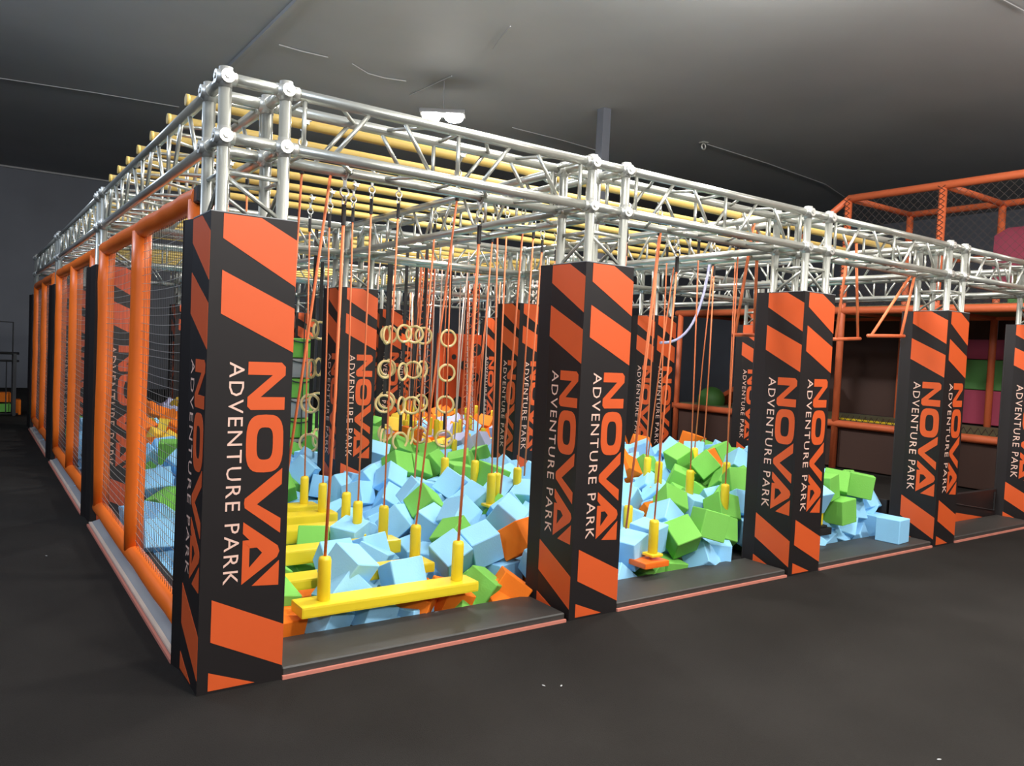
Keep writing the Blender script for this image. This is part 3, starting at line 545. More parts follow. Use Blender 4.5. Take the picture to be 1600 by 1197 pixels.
 5774, 1985, 320, 381, 82, 562, 0, 3014, 6233, 250, 355, 500, 610, 0, 2991, 9916, 234, 312, 611, 135, 0, 1918, 6154, 224, 479, 617, 430, 0, 5920, 7429, 116, 0, 175, 157, 0, 4743, 4688, 250, 197, 37, 534, 1,
 4456, 9461, 253, 196, 605, 421, 0, 3265, 5828, 367, 28, 558, 109, 0, 4184, 2250, 373, 71, 71, 196, 0, 1252, 5146, 211, 279, 6, 112, 0, 4946, 5637, 230, 111, 516, 6, 0, 1866, 7451, 238, 7, 53, 189, 0,
 2652, 3175, 218, 94, 36, 364, 0, 5882, 6760, 274, 96, 29, 357, 0, 5281, 6488, 157, 387, 614, 593, 0, 4847, 3068, 346, 603, 572, 141, 0, 1142, 5646, 217, 427, 592, 469, 0, 2189, 7697, 206, 49, 51, 601, 0,
 5242, 4976, 216, 449, 31, 196, 1, 4424, 6751, 247, 469, 47, 13, 0, 4485, 7986, 323, 396, 55, 589, 0, 606, 5985, 395, 77, 12, 92, 0, 2903, 1533, 234, 402, 419, 35, 1, 3619, 7841, 200, 113, 56, 515, 0,
 4922, 7707, 184, 72, 589, 269, 0, 4138, 5789, 168, 181, 530, 615, 0, 1917, 6796, 205, 46, 1, 90, 0, 753, 7848, 337, 429, 59, 11, 1, 2153, 5742, 326, 81, 2, 126, 0, 903, 6942, 385, 502, 424, 543, 0,
 2713, 7517, 290, 254, 597, 172, 0, 1265, 8784, 233, 5, 1, 600, 0, 4558, 3726, 237, 207, 42, 589, 0, 3500, 6418, 430, 421, 82, 88, 0, 5470, 6912, 279, 142, 264, 5, 0, 1439, 4910, 244, 227, 533, 613, 0,
 4361, 2193, 219, 45, 79, 216, 1, 5920, 2901, 460, 132, 628, 0, 0, 1078, 4592, 303, 50, 38, 245, 2, 2890, 4190, 246, 524, 236, 526, 0, 5895, 6024, 254, 610, 581, 491, 1, 1171, 2951, 176, 562, 412, 610, 1,
 2274, 8237, 308, 560, 394, 4, 1, 5873, 7842, 228, 587, 204, 463, 0, 3147, 6000, 193, 298, 627, 486, 0, 1382, 9090, 225, 513, 581, 113, 0, 2909, 2630, 196, 4, 598, 219, 1, 3634, 6039, 242, 566, 54, 262, 0,
 1150, 4796, 203, 391, 59, 77, 0, 1419, 6485, 258, 582, 27, 2, 1, 4021, 1914, 272, 149, 512, 150, 0, 5473, 6252, 233, 242, 585, 523, 0, 5197, 6267, 242, 210, 33, 135, 0, 2691, 4536, 205, 382, 576, 3, 0,
 822, 4327, 239, 578, 146, 114, 1, 3693, 8240, 173, 113, 584, 423, 0, 5333, 3308, 229, 4, 624, 128, 0, 412, 8019, 250, 255, 592, 592, 0, 5496, 3009, 292, 619, 105, 592, 1, 5175, 1252, 347, 7, 430, 152, 0,
 3098, 6544, 190, 578, 537, 480, 1, 3934, 7584, 236, 9, 289, 506, 0, 4701, 5217, 230, 42, 256, 161, 0, 1574, 5408, 194, 591, 65, 599, 0, 4525, 654, 262, 18, 568, 277, 0, 1062, 7433, 276, 11, 339, 563, 0,
 3558, 2429, 201, 146, 605, 362, 0, 403, 5110, 220, 253, 623, 572, 0, 4855, 9239, 280, 32, 112, 161, 0, 2050, 8228, 384, 65, 609, 169, 0, 2582, 827, 224, 597, 126, 496, 0, 4393, 7447, 401, 104, 104, 568, 0,
 1593, 8472, 256, 570, 238, 486, 0, 546, 8280, 304, 35, 51, 257, 0, 3674, 1661, 244, 207, 54, 519, 0, 519, 5293, 351, 380, 583, 584, 0, 3970, 8251, 474, 85, 204, 19, 0, 4410, 8813, 275, 375, 32, 555, 0,
 2502, 6783, 245, 123, 600, 168, 0, 5466, 2234, 504, 251, 35, 109, 0, 2875, 3421, 255, 574, 530, 568, 0, 4163, 8386, 348, 511, 389, 586, 1, 4675, 9892, 240, 602, 57, 232, 0, 4446, 2694, 401, 588, 4, 365, 1,
 5630, 4283, 324, 76, 563, 418, 1, 2660, 5496, 263, 425, 367, 5, 0, 541, 7871, 386, 551, 63, 430, 1, 1985, 8851, 309, 510, 37, 543, 0, 2633, 9930, 245, 345, 6, 159, 0, 4573, 2302, 370, 155, 60, 196, 0,
 3113, 3539, 235, 606, 18, 371, 0, 2306, 7881, 364, 539, 36, 60, 0, 700, 6614, 344, 131, 562, 473, 1, 382, 7738, 283, 555, 91, 188, 0, 2965, 9362, 304, 103, 14, 327, 0, 2689, 5263, 223, 602, 296, 592, 0,
 220, 7911, 383, 248, 628, 628, 0, 913, 4965, 229, 41, 24, 479, 0, 1890, 6396, 333, 528, 394, 71, 0, 2400, 9175, 247, 142, 591, 598, 0, 269, 5879, 271, 572, 190, 183, 0, 2725, 8255, 237, 143, 319, 9, 0,
 5214, 4408, 230, 209, 47, 197, 0, 4337, 2965, 286, 153, 22, 483, 0, 3518, 7230, 271, 440, 44, 451, 0, 1546, 5647, 389, 562, 266, 608, 1, 4898, 8438, 284, 21, 569, 23, 0, 3860, 7038, 257, 67, 71, 244, 0,
 3491, 8043, 194, 572, 585, 206, 0, 3983, 2509, 410, 64, 30, 198, 0, 4556, 7682, 363, 11, 70, 177, 0, 2251, 8594, 406, 67, 528, 612, 0, 2809, 8958, 244, 301, 582, 543, 0, 2482, 7997, 289, 368, 52, 34, 0,
 2367, 8963, 251, 10, 606, 436, 0, 303, 5598, 206, 314, 627, 47, 0, 2658, 4246, 265, 280, 618, 500, 1, 659, 9733, 342, 24, 31, 168, 0, 2038, 9553, 281, 622, 321, 119, 0, 2135, 5988, 204, 409, 615, 607, 1,
 2622, 8441, 364, 548, 83, 83, 0, 3193, 6174, 424, 161, 247, 14, 1, 4868, 4373, 399, 348, 556, 7, 0, 1262, 9354, 298, 627, 200, 181, 0, 5632, 7727, 258, 122, 19, 279, 0, 2100, 4282, 218, 235, 583, 96, 1,
 1362, 4349, 413, 480, 475, 502, 0, 4785, 3667, 168, 99, 402, 530, 0, 934, 7808, 210, 115, 71, 266, 0, 2957, 3230, 185, 108, 233, 623, 1, 4839, 3433, 232, 31, 86, 158, 0, 3126, 5718, 164, 408, 23, 407, 0,
 5774, 5769, 215, 575, 272, 608, 0, 944, 8196, 286, 41, 619, 563, 0, 3462, 9746, 203, 537, 26, 344, 1, 950, 6914, 187, 508, 284, 8, 0, 3124, 4232, 265, 28, 211, 46, 1, 4206, 6231, 225, 378, 596, 457, 0,
 4452, 2483, 258, 126, 41, 384, 0, 3432, 1194, 180, 259, 85, 545, 0, 834, 6137, 241, 30, 43, 583, 0, 887, 4726, 257, 216, 79, 32, 0, 4518, 3458, 207, 129, 124, 601, 0, 1869, 5943, 236, 615, 524, 613, 0,
 2495, 1922, 257, 435, 107, 155, 0, 3357, 3687, 187, 483, 46, 146, 0, 464, 9052, 153, 537, 614, 15, 0, 1409, 3711, 220, 221, 612, 177, 0, 1679, 4884, 154, 87, 613, 462, 0, 3200, 9762, 234, 498, 25, 468, 0,
 3711, 6421, 223, 361, 71, 96, 0, 5089, 3441, 260, 128, 78, 113, 0, 220, 7550, 253, 577, 314, 0, 2, 1405, 3982, 222, 57, 237, 159, 0, 795, 8901, 197, 2, 318, 595, 0, 4138, 8096, 360, 526, 79, 386, 0,
 303, 5359, 261, 496, 43, 372, 0, 2159, 6488, 319, 548, 55, 460, 0, 2172, 9102, 211, 254, 95, 91, 1, 3224, 9269, 236, 213, 116, 517, 0, 3375, 7809, 290, 513, 246, 543, 1, 5161, 7270, 357, 533, 56, 516, 2,
 4880, 8683, 386, 335, 574, 588, 0, 5456, 894, 568, 550, 79, 617, 1, 1243, 6302, 382, 280, 550, 18, 0, 4141, 2703, 251, 596, 211, 162, 0, 631, 6406, 451, 464, 604, 462, 1, 3488, 8338, 269, 424, 399, 597, 1,
 2736, 9344, 194, 8, 261, 139, 1, 2720, 7917, 387, 25, 43, 25, 0, 4635, 9385, 340, 421, 96, 534, 0, 439, 6730, 273, 80, 59, 30, 0, 2288, 6043, 384, 42, 61, 124, 2, 4835, 8927, 247, 612, 325, 25, 1,
 4701, 5751, 210, 564, 587, 568, 0, 5070, 9227, 274, 567, 20, 609, 1, 5027, 5355, 217, 309, 611, 32, 0, 5732, 7013, 166, 367, 584, 81, 0, 3627, 2113, 214, 626, 322, 147, 0, 5727, 2659, 390, 572, 493, 536, 0,
 1384, 6678, 183, 366, 577, 489, 0, 1664, 9931, 254, 593, 507, 339, 0, 5789, 4774, 212, 597, 38, 309, 0, 1969, 6517, 189, 576, 374, 463, 0, 1524, 8731, 203, 580, 106, 401, 0, 1110, 6171, 223, 511, 583, 278, 0,
 929, 6685, 246, 438, 567, 452, 0, 5575, 9728, 223, 416, 170, 76, 0, 373, 8351, 223, 396, 83, 482, 0, 5899, 8296, 216, 23, 22, 157, 0, 3823, 2014, 187, 9, 605, 144, 0, 4596, 2195, 193, 474, 61, 191, 0,
 5779, 1663, 339, 223, 72, 35, 0, 3258, 6289, 221, 579, 566, 150, 0, 5123, 8051, 166, 514, 562, 192, 0, 979, 5184, 152, 431, 608, 616, 0, 5216, 736, 529, 224, 80, 64, 0, 1251, 8577, 199, 492, 619, 127, 2,
 1927, 8482, 288, 510, 58, 28, 2, 270, 6703, 379, 81, 245, 561, 1, 3118, 1597, 373, 117, 546, 153, 0, 4856, 3328, 405, 344, 64, 520, 0, 5118, 1028, 537, 96, 623, 439, 0, 3180, 8681, 258, 49, 615, 447, 0,
 1428, 6238, 300, 342, 548, 561, 0, 5491, 4937, 243, 171, 13, 467, 0, 2241, 6751, 204, 28, 165, 26, 0, 2063, 8440, 430, 592, 374, 22, 1, 5386, 8779, 226, 471, 325, 627, 0, 3434, 9188, 238, 597, 480, 175, 0,
 1322, 5764, 350, 374, 54, 107, 1, 4581, 2949, 248, 308, 9, 79, 1, 337, 6428, 406, 377, 2, 24, 0, 1804, 4844, 333, 520, 578, 198, 0, 5076, 5126, 351, 309, 588, 607, 1, 480, 5748, 324, 610, 70, 379, 0,
 4249, 9032, 205, 202, 546, 79, 0, 5525, 1492, 506, 59, 585, 68, 0, 2892, 4449, 271, 620, 582, 1, 0, 449, 9231, 250, 134, 562, 183, 0, 1810, 5702, 380, 177, 89, 3, 0, 3862, 1710, 305, 53, 573, 463, 0,
 504, 7272, 100, 246, 157, 0, 0, 693, 9227, 258, 622, 432, 44, 0, 5173, 3634, 341, 547, 610, 606, 2, 2875, 3946, 232, 182, 500, 616, 0, 4207, 2414, 202, 393, 626, 61, 2, 3253, 5123, 258, 224, 526, 576, 0,
 5176, 4668, 181, 98, 546, 75, 0, 1907, 5230, 216, 408, 82, 625, 0, 3143, 1452, 233, 53, 369, 68, 0, 405, 9585, 231, 588, 407, 451, 0, 4979, 8713, 212, 138, 99, 0, 0, 5782, 973, 262, 507, 18, 488, 0,
 2884, 2212, 189, 424, 44, 473, 0, 1941, 5710, 229, 3, 246, 8, 0, 5439, 724, 394, 255, 47, 38, 0, 2502, 1682, 183, 102, 40, 265, 1, 2808, 6194, 276, 92, 516, 91, 0, 1873, 5487, 260, 160, 240, 610, 0,
 2162, 9853, 210, 31, 115, 178, 0, 687, 5915, 217, 93, 551, 237, 0, 4348, 4929, 174, 563, 557, 86, 0, 1392, 8340, 246, 477, 455, 80, 0, 3561, 7020, 210, 291, 592, 140, 1, 1694, 8303, 162, 408, 599, 422, 1,
 2975, 8310, 171, 418, 70, 65, 0, 4319, 8189, 201, 166, 617, 481, 0, 2710, 8587, 245, 387, 83, 83, 0, 5406, 1351, 388, 55, 390, 173, 0, 3917, 7995, 250, 162, 604, 224, 0, 3089, 2417, 230, 518, 19, 601, 1,
 5146, 8832, 292, 76, 395, 563, 0, 5251, 5283, 417, 294, 602, 57, 0, 1425, 5309, 354, 393, 598, 523, 0, 3141, 8922, 243, 160, 2, 141, 0, 3758, 7266, 155, 421, 524, 159, 0, 3899, 2746, 405, 98, 356, 558, 1,
 4697, 4380, 289, 556, 3, 161, 1, 527, 8861, 257, 213, 540, 469, 0, 497, 7030, 100, 314, 0, 622, 0, 951, 3580, 313, 368, 46, 0, 1, 3077, 1239, 345, 373, 77, 520, 1, 631, 1631, 189, 434, 389, 6, 0,
 1089, 9653, 352, 173, 565, 558, 0, 2672, 5009, 222, 100, 15, 497, 0, 869, 9501, 229, 534, 19, 305, 0, 2218, 1164, 202, 226, 66, 549, 0, 5540, 3249, 246, 459, 47, 429, 0, 5066, 2920, 330, 151, 583, 254, 2,
 3812, 8679, 199, 21, 606, 346, 0, 1167, 9509, 198, 394, 91, 587, 0, 1152, 8021, 178, 626, 47, 571, 0, 4959, 558, 280, 45, 627, 2, 0, 1650, 5760, 221, 238, 554, 583, 1, 1416, 5604, 188, 397, 612, 204, 0,
 1115, 5875, 213, 39, 13, 157, 1, 5901, 2806, 266, 167, 35, 176, 0, 1219, 7236, 229, 44, 564, 16, 0, 693, 9950, 257, 0, 191, 0, 0, 1320, 4599, 229, 508, 593, 206, 0, 3477, 6506, 207, 382, 594, 598, 1,
 5050, 3199, 231, 26, 284, 131, 1, 1388, 5926, 233, 548, 567, 10, 1, 2770, 2443, 198, 613, 619, 351, 0, 4284, 899, 200, 72, 396, 131, 0, 3755, 5117, 209, 586, 171, 516, 0, 1420, 7326, 308, 254, 41, 132, 0,
 2304, 9587, 325, 247, 19, 580, 0, 4912, 4139, 184, 46, 321, 576, 0, 5588, 4673, 341, 53, 565, 170, 0, 5774, 6112, 448, 44, 603, 341, 1, 2948, 1977, 252, 24, 288, 516, 0, 5682, 3481, 301, 0, 324, 154, 0,
 1501, 6026, 445, 623, 551, 611, 0, 3763, 5360, 340, 218, 78, 613, 0, 5578, 6021, 258, 623, 17, 29, 1, 3974, 7381, 325, 480, 497, 156, 1, 3606, 9895, 295, 367, 101, 547, 0, 2548, 8184, 386, 524, 549, 578, 0,
 4935, 4792, 247, 505, 13, 527, 1, 233, 9235, 258, 300, 3, 157, 0, 3234, 4918, 203, 42, 88, 47, 0, 3136, 7244, 241, 55, 78, 183, 1, 2148, 5480, 222, 107, 56, 190, 0, 4480, 7293, 204, 624, 311, 522, 0,
 2384, 9780, 203, 69, 149, 510, 1, 3370, 6010, 247, 462, 74, 476, 1, 887, 2900, 152, 343, 0, 160, 0, 1002, 9135, 210, 47, 12, 453, 0, 3498, 5173, 184, 584, 522, 147, 0, 5380, 1931, 345, 148, 607, 383, 0,
 2941, 5187, 228, 171, 543, 577, 0, 1427, 7512, 205, 407, 36, 125, 2, 1947, 9324, 202, 596, 550, 574, 0, 3147, 1126, 194, 601, 76, 167, 0, 2418, 3923, 189, 156, 44, 264, 0, 1106, 8400, 211, 492, 64, 605, 0,
 5299, 2902, 195, 531, 276, 29, 0, 4105, 7860, 211, 469, 191, 69, 0, 3395, 2976, 210, 40, 68, 624, 1, 5745, 2246, 334, 620, 606, 189, 0, 5436, 4702, 177, 536, 559, 547, 1, 5850, 1430, 385, 452, 539, 64, 0,
 1402, 7050, 204, 137, 625, 389, 0, 5248, 5214, 194, 489, 272, 51, 1, 2267, 4938, 232, 91, 332, 22, 0, 2870, 1138, 196, 487, 563, 107, 0, 3069, 779, 55, 219, 529, 546, 0, 3329, 803, 66, 325, 332, 104, 0,
 3787, 783, 32, 417, 264, 391, 0, 4102, 769, 45, 17, 100, 276, 0, 4558, 710, -8, 199, 114, 121, 0, 4794, 752, 133, 384, 370, 149, 1, 2590, 770, 32, 7, 343, 157, 0, 2817, 751, 54, 406, 500, 218, 1,
 4613, 461, 47, 500, 539, 23, 0, 292, 708, -40, 309, 526, 81, 2, 2589, 519, 67, 561, 187, 226, 0, 5392, 975, 165, 259, 101, 390, 0, 5559, 971, 133, 45, 36, 361, 0, 5884, 1048, 99, 271, 197, 376, 0,
 470, 1278, -40, 317, 571, 348, 0, 1238, 1286, -40, 411, 53, 419, 0, 3315, 961, 50, 268, 361, 444, 0, 3578, 1008, 62, 242, 246, 534, 1, 3790, 990, 55, 41, 525, 436, 1, 4068, 989, 50, 571, 89, 300, 0,
 4335, 1010, 10, 96, 367, 509, 1, 4542, 983, 54, 497, 416, 16, 0, 4862, 1058, 220, 440, 30, 528, 0, 5067, 1025, 213, 447, 84, 183, 0, 2255, 1059, 6, 381, 298, 404, 0, 2555, 1034, -9, 477, 188, 335, 2,
 2784, 990, 28, 291, 226, 467, 0, 3064, 964, 3, 286, 575, 557, 0, 5135, 705, 137, 174, 257, 72, 0, 5383, 742, 85, 385, 59, 342, 0, 5589, 763, 214, 514, 263, 510, 0, 5874, 742, 100, 374, 354, 601, 1,
 466, 1017, -40, 386, 88, 395, 0, 1062, 998, -40, 603, 573, 374, 0, 2030, 1553, 0, 72, 195, 55, 1, 2317, 1552, 8, 81, 51, 153, 2, 2503, 1513, 32, 154, 38, 439, 2, 2755, 1490, 6, 234, 61, 264, 0,
 3036, 1545, 30, 562, 410, 477, 0, 3317, 1514, 54, 411, 599, 457, 1, 3585, 1497, 53, 240, 81, 41, 0, 5598, 1313, 81, 38, 489, 257, 0, 5814, 1270, 219, 325, 219, 58, 0, 479, 1475, -40, 249, 37, 160, 0,
 751, 1501, -40, 32, 23, 610, 0, 1251, 1481, -40, 340, 578, 375, 0, 3604, 1277, 19, 292, 62, 97, 0, 3786, 1252, 15, 552, 95, 159, 0, 4053, 1231, 6, 147, 302, 20, 0, 4372, 1252, 64, 431, 423, 296, 0,
 4630, 1227, 40, 182, 423, 457, 0, 4806, 1235, 83, 144, 49, 251, 0, 5142, 1251, 124, 293, 177, 459, 1, 5372, 1231, 114, 422, 590, 405, 0, 2000, 1310, 41, 140, 72, 610, 0, 2307, 1297, -7, 392, 222, 147, 1,
 2528, 1276, 11, 242, 85, 521, 1, 2815, 1295, 19, 534, 324, 372, 0, 3062, 1289, 16, 60, 20, 127, 1, 3264, 1304, 23, 477, 0, 295, 1, 4036, 1794, 30, 449, 234, 556, 0, 4301, 1756, 4, 390, 563, 105, 0,
 4598, 1802, 0, 39, 355, 521, 0, 4878, 1798, 138, 267, 332, 568, 0, 5075, 1753, 165, 607, 117, 19, 2, 5312, 1781, 164, 115, 119, 373, 0, 5620, 1794, 182, 38, 304, 524, 1, 5906, 1757, 199, 405, 581, 143, 0,
 2055, 1765, 68, 512, 580, 435, 0, 2307, 1779, 52, 227, 372, 426, 1, 2547, 1753, -13, 54, 223, 364, 0, 2826, 1796, 8, 583, 172, 449, 2, 3012, 1800, 40, 600, 563, 431, 0, 3344, 1799, 35, 131, 324, 562, 0,
 3539, 1822, 29, 247, 1, 245, 0, 3788, 1790, 61, 571, 385, 242, 0, 5898, 1509, 110, 173, 126, 353, 0, 553, 1809, -40, 533, 388, 251, 0, 724, 1808, -40, 307, 23, 106, 0, 1252, 1793, -40, 542, 391, 502, 0,
 1513, 1726, -40, 321, 368, 116, 0, 3787, 1496, 41, 179, 39, 479, 0, 4081, 1473, -15, 81, 224, 539, 0, 4375, 1531, 1, 269, 227, 207, 0, 4536, 1528, 54, 456, 59, 333, 0, 4807, 1541, 142, 589, 499, 74, 0,
 5077, 1561, 145, 272, 277, 481, 2, 5394, 1523, 216, 374, 65, 511, 1, 5597, 1475, 217, 20, 362, 302, 1, 5516, 2156, 312, 385, 82, 543, 1, 5678, 2735, 205, 615, 295, 160, 0, 2516, 7096, 191, 86, 533, 375, 2,
 1888, 8253, 259, 28, 539, 617, 0, 5227, 7551, 232, 572, 623, 347, 0, 1311, 4328, 209, 627, 0, 314, 0, 4636, 6740, 212, 244, 43, 13, 0, 2484, 9423, 215, 1, 616, 616, 0, 5141, 9471, 203, 461, 35, 21, 0,
 5217, 2702, 303, 41, 558, 500, 0, 5681, 8515, 213, 25, 603, 487, 1, 4719, 518, 210, 492, 379, 617, 0, 5678, 9928, 187, 495, 14, 149, 0, 1660, 8015, 178, 599, 122, 492, 0, 2969, 8674, 220, 265, 627, 140, 1,
 5268, 7335, 169, 368, 94, 77, 2, 5553, 1139, 315, 518, 12, 378, 0, 4221, 7627, 228, 561, 8, 229, 0, 1172, 3433, 214, 128, 607, 622, 0, 347, 8736, 166, 476, 585, 89, 0, 5462, 4230, 211, 176, 572, 0, 0,
 4099, 2139, 221, 511, 566, 101, 1, 650, 5070, 226, 471, 627, 299, 0, 235, 9767, 227, 581, 620, 613, 0, 1772, 8706, 232, 627, 322, 150, 1, 3238, 7557, 218, 543, 80, 94, 0, 5691, 5223, 182, 216, 565, 521, 2,
 473, 2278, -40, 167, 473, 234, 0, 788, 2250, -40, 325, 612, 440, 0, 974, 2246, -40, 404, 235, 231, 0, 2064, 2241, 25, 24, 242, 217, 1, 2242, 2265, 21, 411, 580, 232, 0, 4285, 2019, 50, 272, 372, 566, 1,
 4600, 2044, -17, 14, 483, 259, 0, 4877, 2063, 208, 237, 627, 474, 0, 5134, 1995, 189, 265, 610, 624, 0, 5322, 2022, 118, 295, 179, 418, 0, 5567, 1997, 144, 46, 239, 563, 0, 5899, 2000, 83, 520, 603, 376, 0,
 2252, 2028, 12, 463, 576, 239, 0, 2524, 2030, 43, 495, 361, 185, 1, 2784, 2065, 27, 31, 264, 149, 0, 3072, 1987, 4, 60, 299, 618, 0, 3314, 2019, 64, 57, 223, 509, 0, 3516, 2057, 12, 10, 157, 287, 0,
 3808, 2032, -15, 137, 611, 277, 0, 4072, 1989, 5, 599, 431, 318, 0, 471, 1989, -40, 95, 386, 65, 0, 786, 2054, -40, 512, 504, 447, 0, 1230, 1986, -40, 129, 235, 288, 0, 1543, 2054, -40, 52, 253, 341, 0,
 2081, 2075, -14, 477, 452, 185, 0, 2756, 2520, -4, 592, 496, 562, 1, 3056, 2500, 17, 142, 16, 354, 0, 3289, 2501, 26, 586, 594, 292, 0, 3525, 2567, -10, 337, 52, 619, 1, 3824, 2534, 4, 345, 611, 268, 1,
 4046, 2541, 63, 239, 398, 576, 1, 4313, 2571, 28, 87, 33, 589, 0, 4582, 2534, 63, 360, 314, 178, 0, 759, 2559, -40, 280, 360, 572, 0, 980, 2517, -40, 310, 336, 565, 1, 2337, 2528, 37, 454, 163, 256, 0,
 2528, 2500, -14, 450, 257, 546, 0, 4539, 2317, 24, 547, 24, 369, 1, 4802, 2307, 166, 384, 139, 595, 0, 5056, 2241, 176, 58, 41, 289, 0, 5365, 2324, 181, 43, 403, 529, 1, 5567, 2310, 116, 187, 0, 476, 0,
 5862, 2325, 145, 97, 135, 165, 0, 2548, 2306, 64, 596, 620, 189, 0, 2767, 2328, -13, 281, 462, 332, 0, 3044, 2327, 7, 346, 521, 86, 0, 3295, 2284, 31, 130, 285, 37, 1, 3524, 2269, -7, 607, 165, 173, 0,
 3848, 2309, 4, 520, 392, 244, 0, 4088, 2260, 4, 550, 275, 563, 0, 4298, 2249, -15, 464, 352, 6, 0, 5122, 2814, 57, 428, 478, 546, 0, 5392, 2824, 17, 414, 413, 554, 0, 5626, 2789, -3, 205, 157, 428, 0,
 5887, 2764, 28, 527, 229, 59, 0, 743, 3092, -13, 94, 4, 36, 0, 1025, 3076, 23, 504, 283, 576, 2, 3074, 2751, 3, 527, 92, 35, 0, 3261, 2822, -10, 287, 275, 504, 0, 3563, 2797, -18, 499, 481, 391, 0,
 3853, 2806, 44, 534, 387, 12, 0, 4113, 2844, -2, 41, 213, 62, 2, 4317, 2754, 0, 2, 269, 188, 0, 4608, 2784, -5, 598, 561, 432, 0, 4812, 2785, 21, 256, 16, 286, 0, 1059, 2776, -40, 535, 415, 264, 0,
 2323, 2810, 15, 404, 143, 171, 1, 2496, 2811, 32, 466, 316, 273, 1, 2781, 2819, 14, 374, 475, 279, 0, 4864, 2516, 146, 476, 379, 84, 0, 5065, 2559, 182, 64, 626, 83, 0, 5317, 2499, 142, 389, 538, 102, 1,
 5625, 2501, 161, 158, 223, 32, 0, 5882, 2502, 187, 211, 371, 401, 0, 723, 2811, -40, 475, 457, 0, 0, 2031, 3258, -9, 120, 618, 195, 0, 2265, 3262, -10, 625, 464, 577, 0, 2579, 3333, 3, 106, 169, 41, 1,
 2768, 3327, 24, 6, 191, 533, 0, 3090, 3328, 46, 572, 349, 240, 0, 3317, 3283, -17, 163, 287, 75, 0, 3523, 3280, 13, 601, 305, 525, 0, 5351, 3085, 56, 388, 532, 111, 0, 5602, 3032, 36, 69, 555, 232, 1,
 5888, 3094, 65, 245, 538, 626, 0, 528, 3301, 5, 108, 258, 585, 0, 750, 3281, 36, 274, 385, 285, 2, 994, 3259, 54, 413, 153, 313, 0, 1278, 3305, 61, 488, 192, 212, 0, 3281, 3068, 22, 61, 541, 206, 0,
 3584, 3045, 58, 36, 143, 179, 0, 3796, 3082, 25, 217, 318, 531, 1, 4082, 3045, 39, 386, 254, 267, 0, 4293, 3044, 59, 192, 229, 378, 0, 4594, 3018, 20, 460, 26, 68, 0, 4866, 3091, -14, 51, 393, 178, 0,
 5111, 3003, 21, 101, 208, 435, 0, 1281, 3054, -5, 267, 276, 516, 1, 2071, 3078, 8, 425, 77, 325, 1, 2542, 3044, -6, 174, 282, 44, 0, 2817, 3024, 6, 57, 190, 584, 0, 3034, 3010, 11, 593, 55, 215, 0,
 722, 3780, 8, 482, 591, 222, 0, 990, 3794, 37, 300, 73, 328, 0, 1247, 3779, 51, 66, 275, 481, 0, 1529, 3852, 9, 594, 27, 562, 1, 2586, 3856, -7, 620, 348, 191, 0, 2758, 3808, 27, 284, 194, 595, 1,
 3053, 3796, 50, 153, 265, 65, 1, 3827, 3609, 9, 448, 600, 53, 0, 4621, 3525, 24, 386, 438, 601, 1, 4870, 3593, -14, 267, 573, 594, 0, 5121, 3543, 49, 333, 419, 400, 0, 5387, 3581, 67, 309, 309, 412, 0,
 5611, 3515, 66, 200, 313, 26, 0, 5829, 3603, 5, 187, 509, 151, 0, 545, 3813, 10, 162, 228, 0, 0, 967, 3560, 7, 19, 169, 101, 1, 1260, 3601, -13, 220, 436, 392, 1, 1477, 3533, 5, 562, 277, 161, 0,
 2816, 3543, 42, 230, 387, 385, 0, 3072, 3603, 44, 445, 442, 144, 0, 3321, 3572, -15, 473, 142, 309, 0, 3567, 3582, 49, 293, 590, 278, 0, 3844, 3314, 9, 246, 199, 398, 0, 4310, 3270, -19, 367, 143, 3, 0,
 4565, 3278, -2, 417, 366, 176, 0, 4863, 3276, 63, 74, 371, 442, 0, 5118, 3304, 58, 395, 433, 49, 0, 5319, 3302, 29, 59, 465, 217, 0, 5603, 3307, 55, 189, 351, 380, 0, 723, 3555, 30, 122, 64, 583, 0,
 4057, 4047, 10, 614, 412, 295, 0, 4336, 4086, 4, 47, 68, 365, 0, 4595, 4118, 36, 535, 619, 311, 0, 4832, 4067, 13, 477, 361, 76, 0, 5141, 4073, 47, 343, 369, 361, 0, 5311, 4033, 46, 219, 80, 512, 0,
 5630, 4096, 15, 82, 477, 135, 0, 5877, 4090, 5, 1, 370, 496, 0, 2031, 4042, 38, 225, 187, 189, 0, 2301, 4070, 24, 427, 297, 594, 0, 2539, 4099, 64, 390, 370, 495, 0, 2821, 4039, 18, 98, 13, 431, 0,
 3038, 4045, -18, 14, 421, 224, 0, 3304, 4088, 62, 440, 137, 621, 1, 3533, 4078, 38, 180, 558, 383, 0, 3841, 4034, 55, 180, 388, 462, 0, 5842, 3857, 55, 586, 456, 46, 0, 228, 4086, 62, 427, 24, 218, 1,
 490, 4037, 0, 324, 234, 167, 0, 751, 4115, 34, 472, 585, 19, 0, 1053, 4030, -2, 464, 472, 386, 1, 1268, 4092, 19, 122, 137, 70, 2, 1479, 4115, 66, 218, 259, 175, 0, 1808, 4069, -5, 555, 583, 29, 2,
 3284, 3865, 36, 328, 422, 422, 0, 3567, 3802, -7, 18, 75, 254, 0, 3771, 3832, 10, 146, 196, 309, 0, 4544, 3854, 32, 182, 447, 28, 0, 4879, 3859, 40, 31, 267, 525, 0, 5104, 3786, 1, 39, 327, 113, 0,
 5345, 3855, 61, 308, 492, 84, 0, 5650, 3852, 23, 556, 186, 615, 0, 480, 4544, -10, 275, 47, 328, 1, 736, 4607, 4, 537, 593, 583, 0, 988, 4623, 22, 555, 291, 339, 0, 1246, 4606, 13, 555, 444, 269, 1,
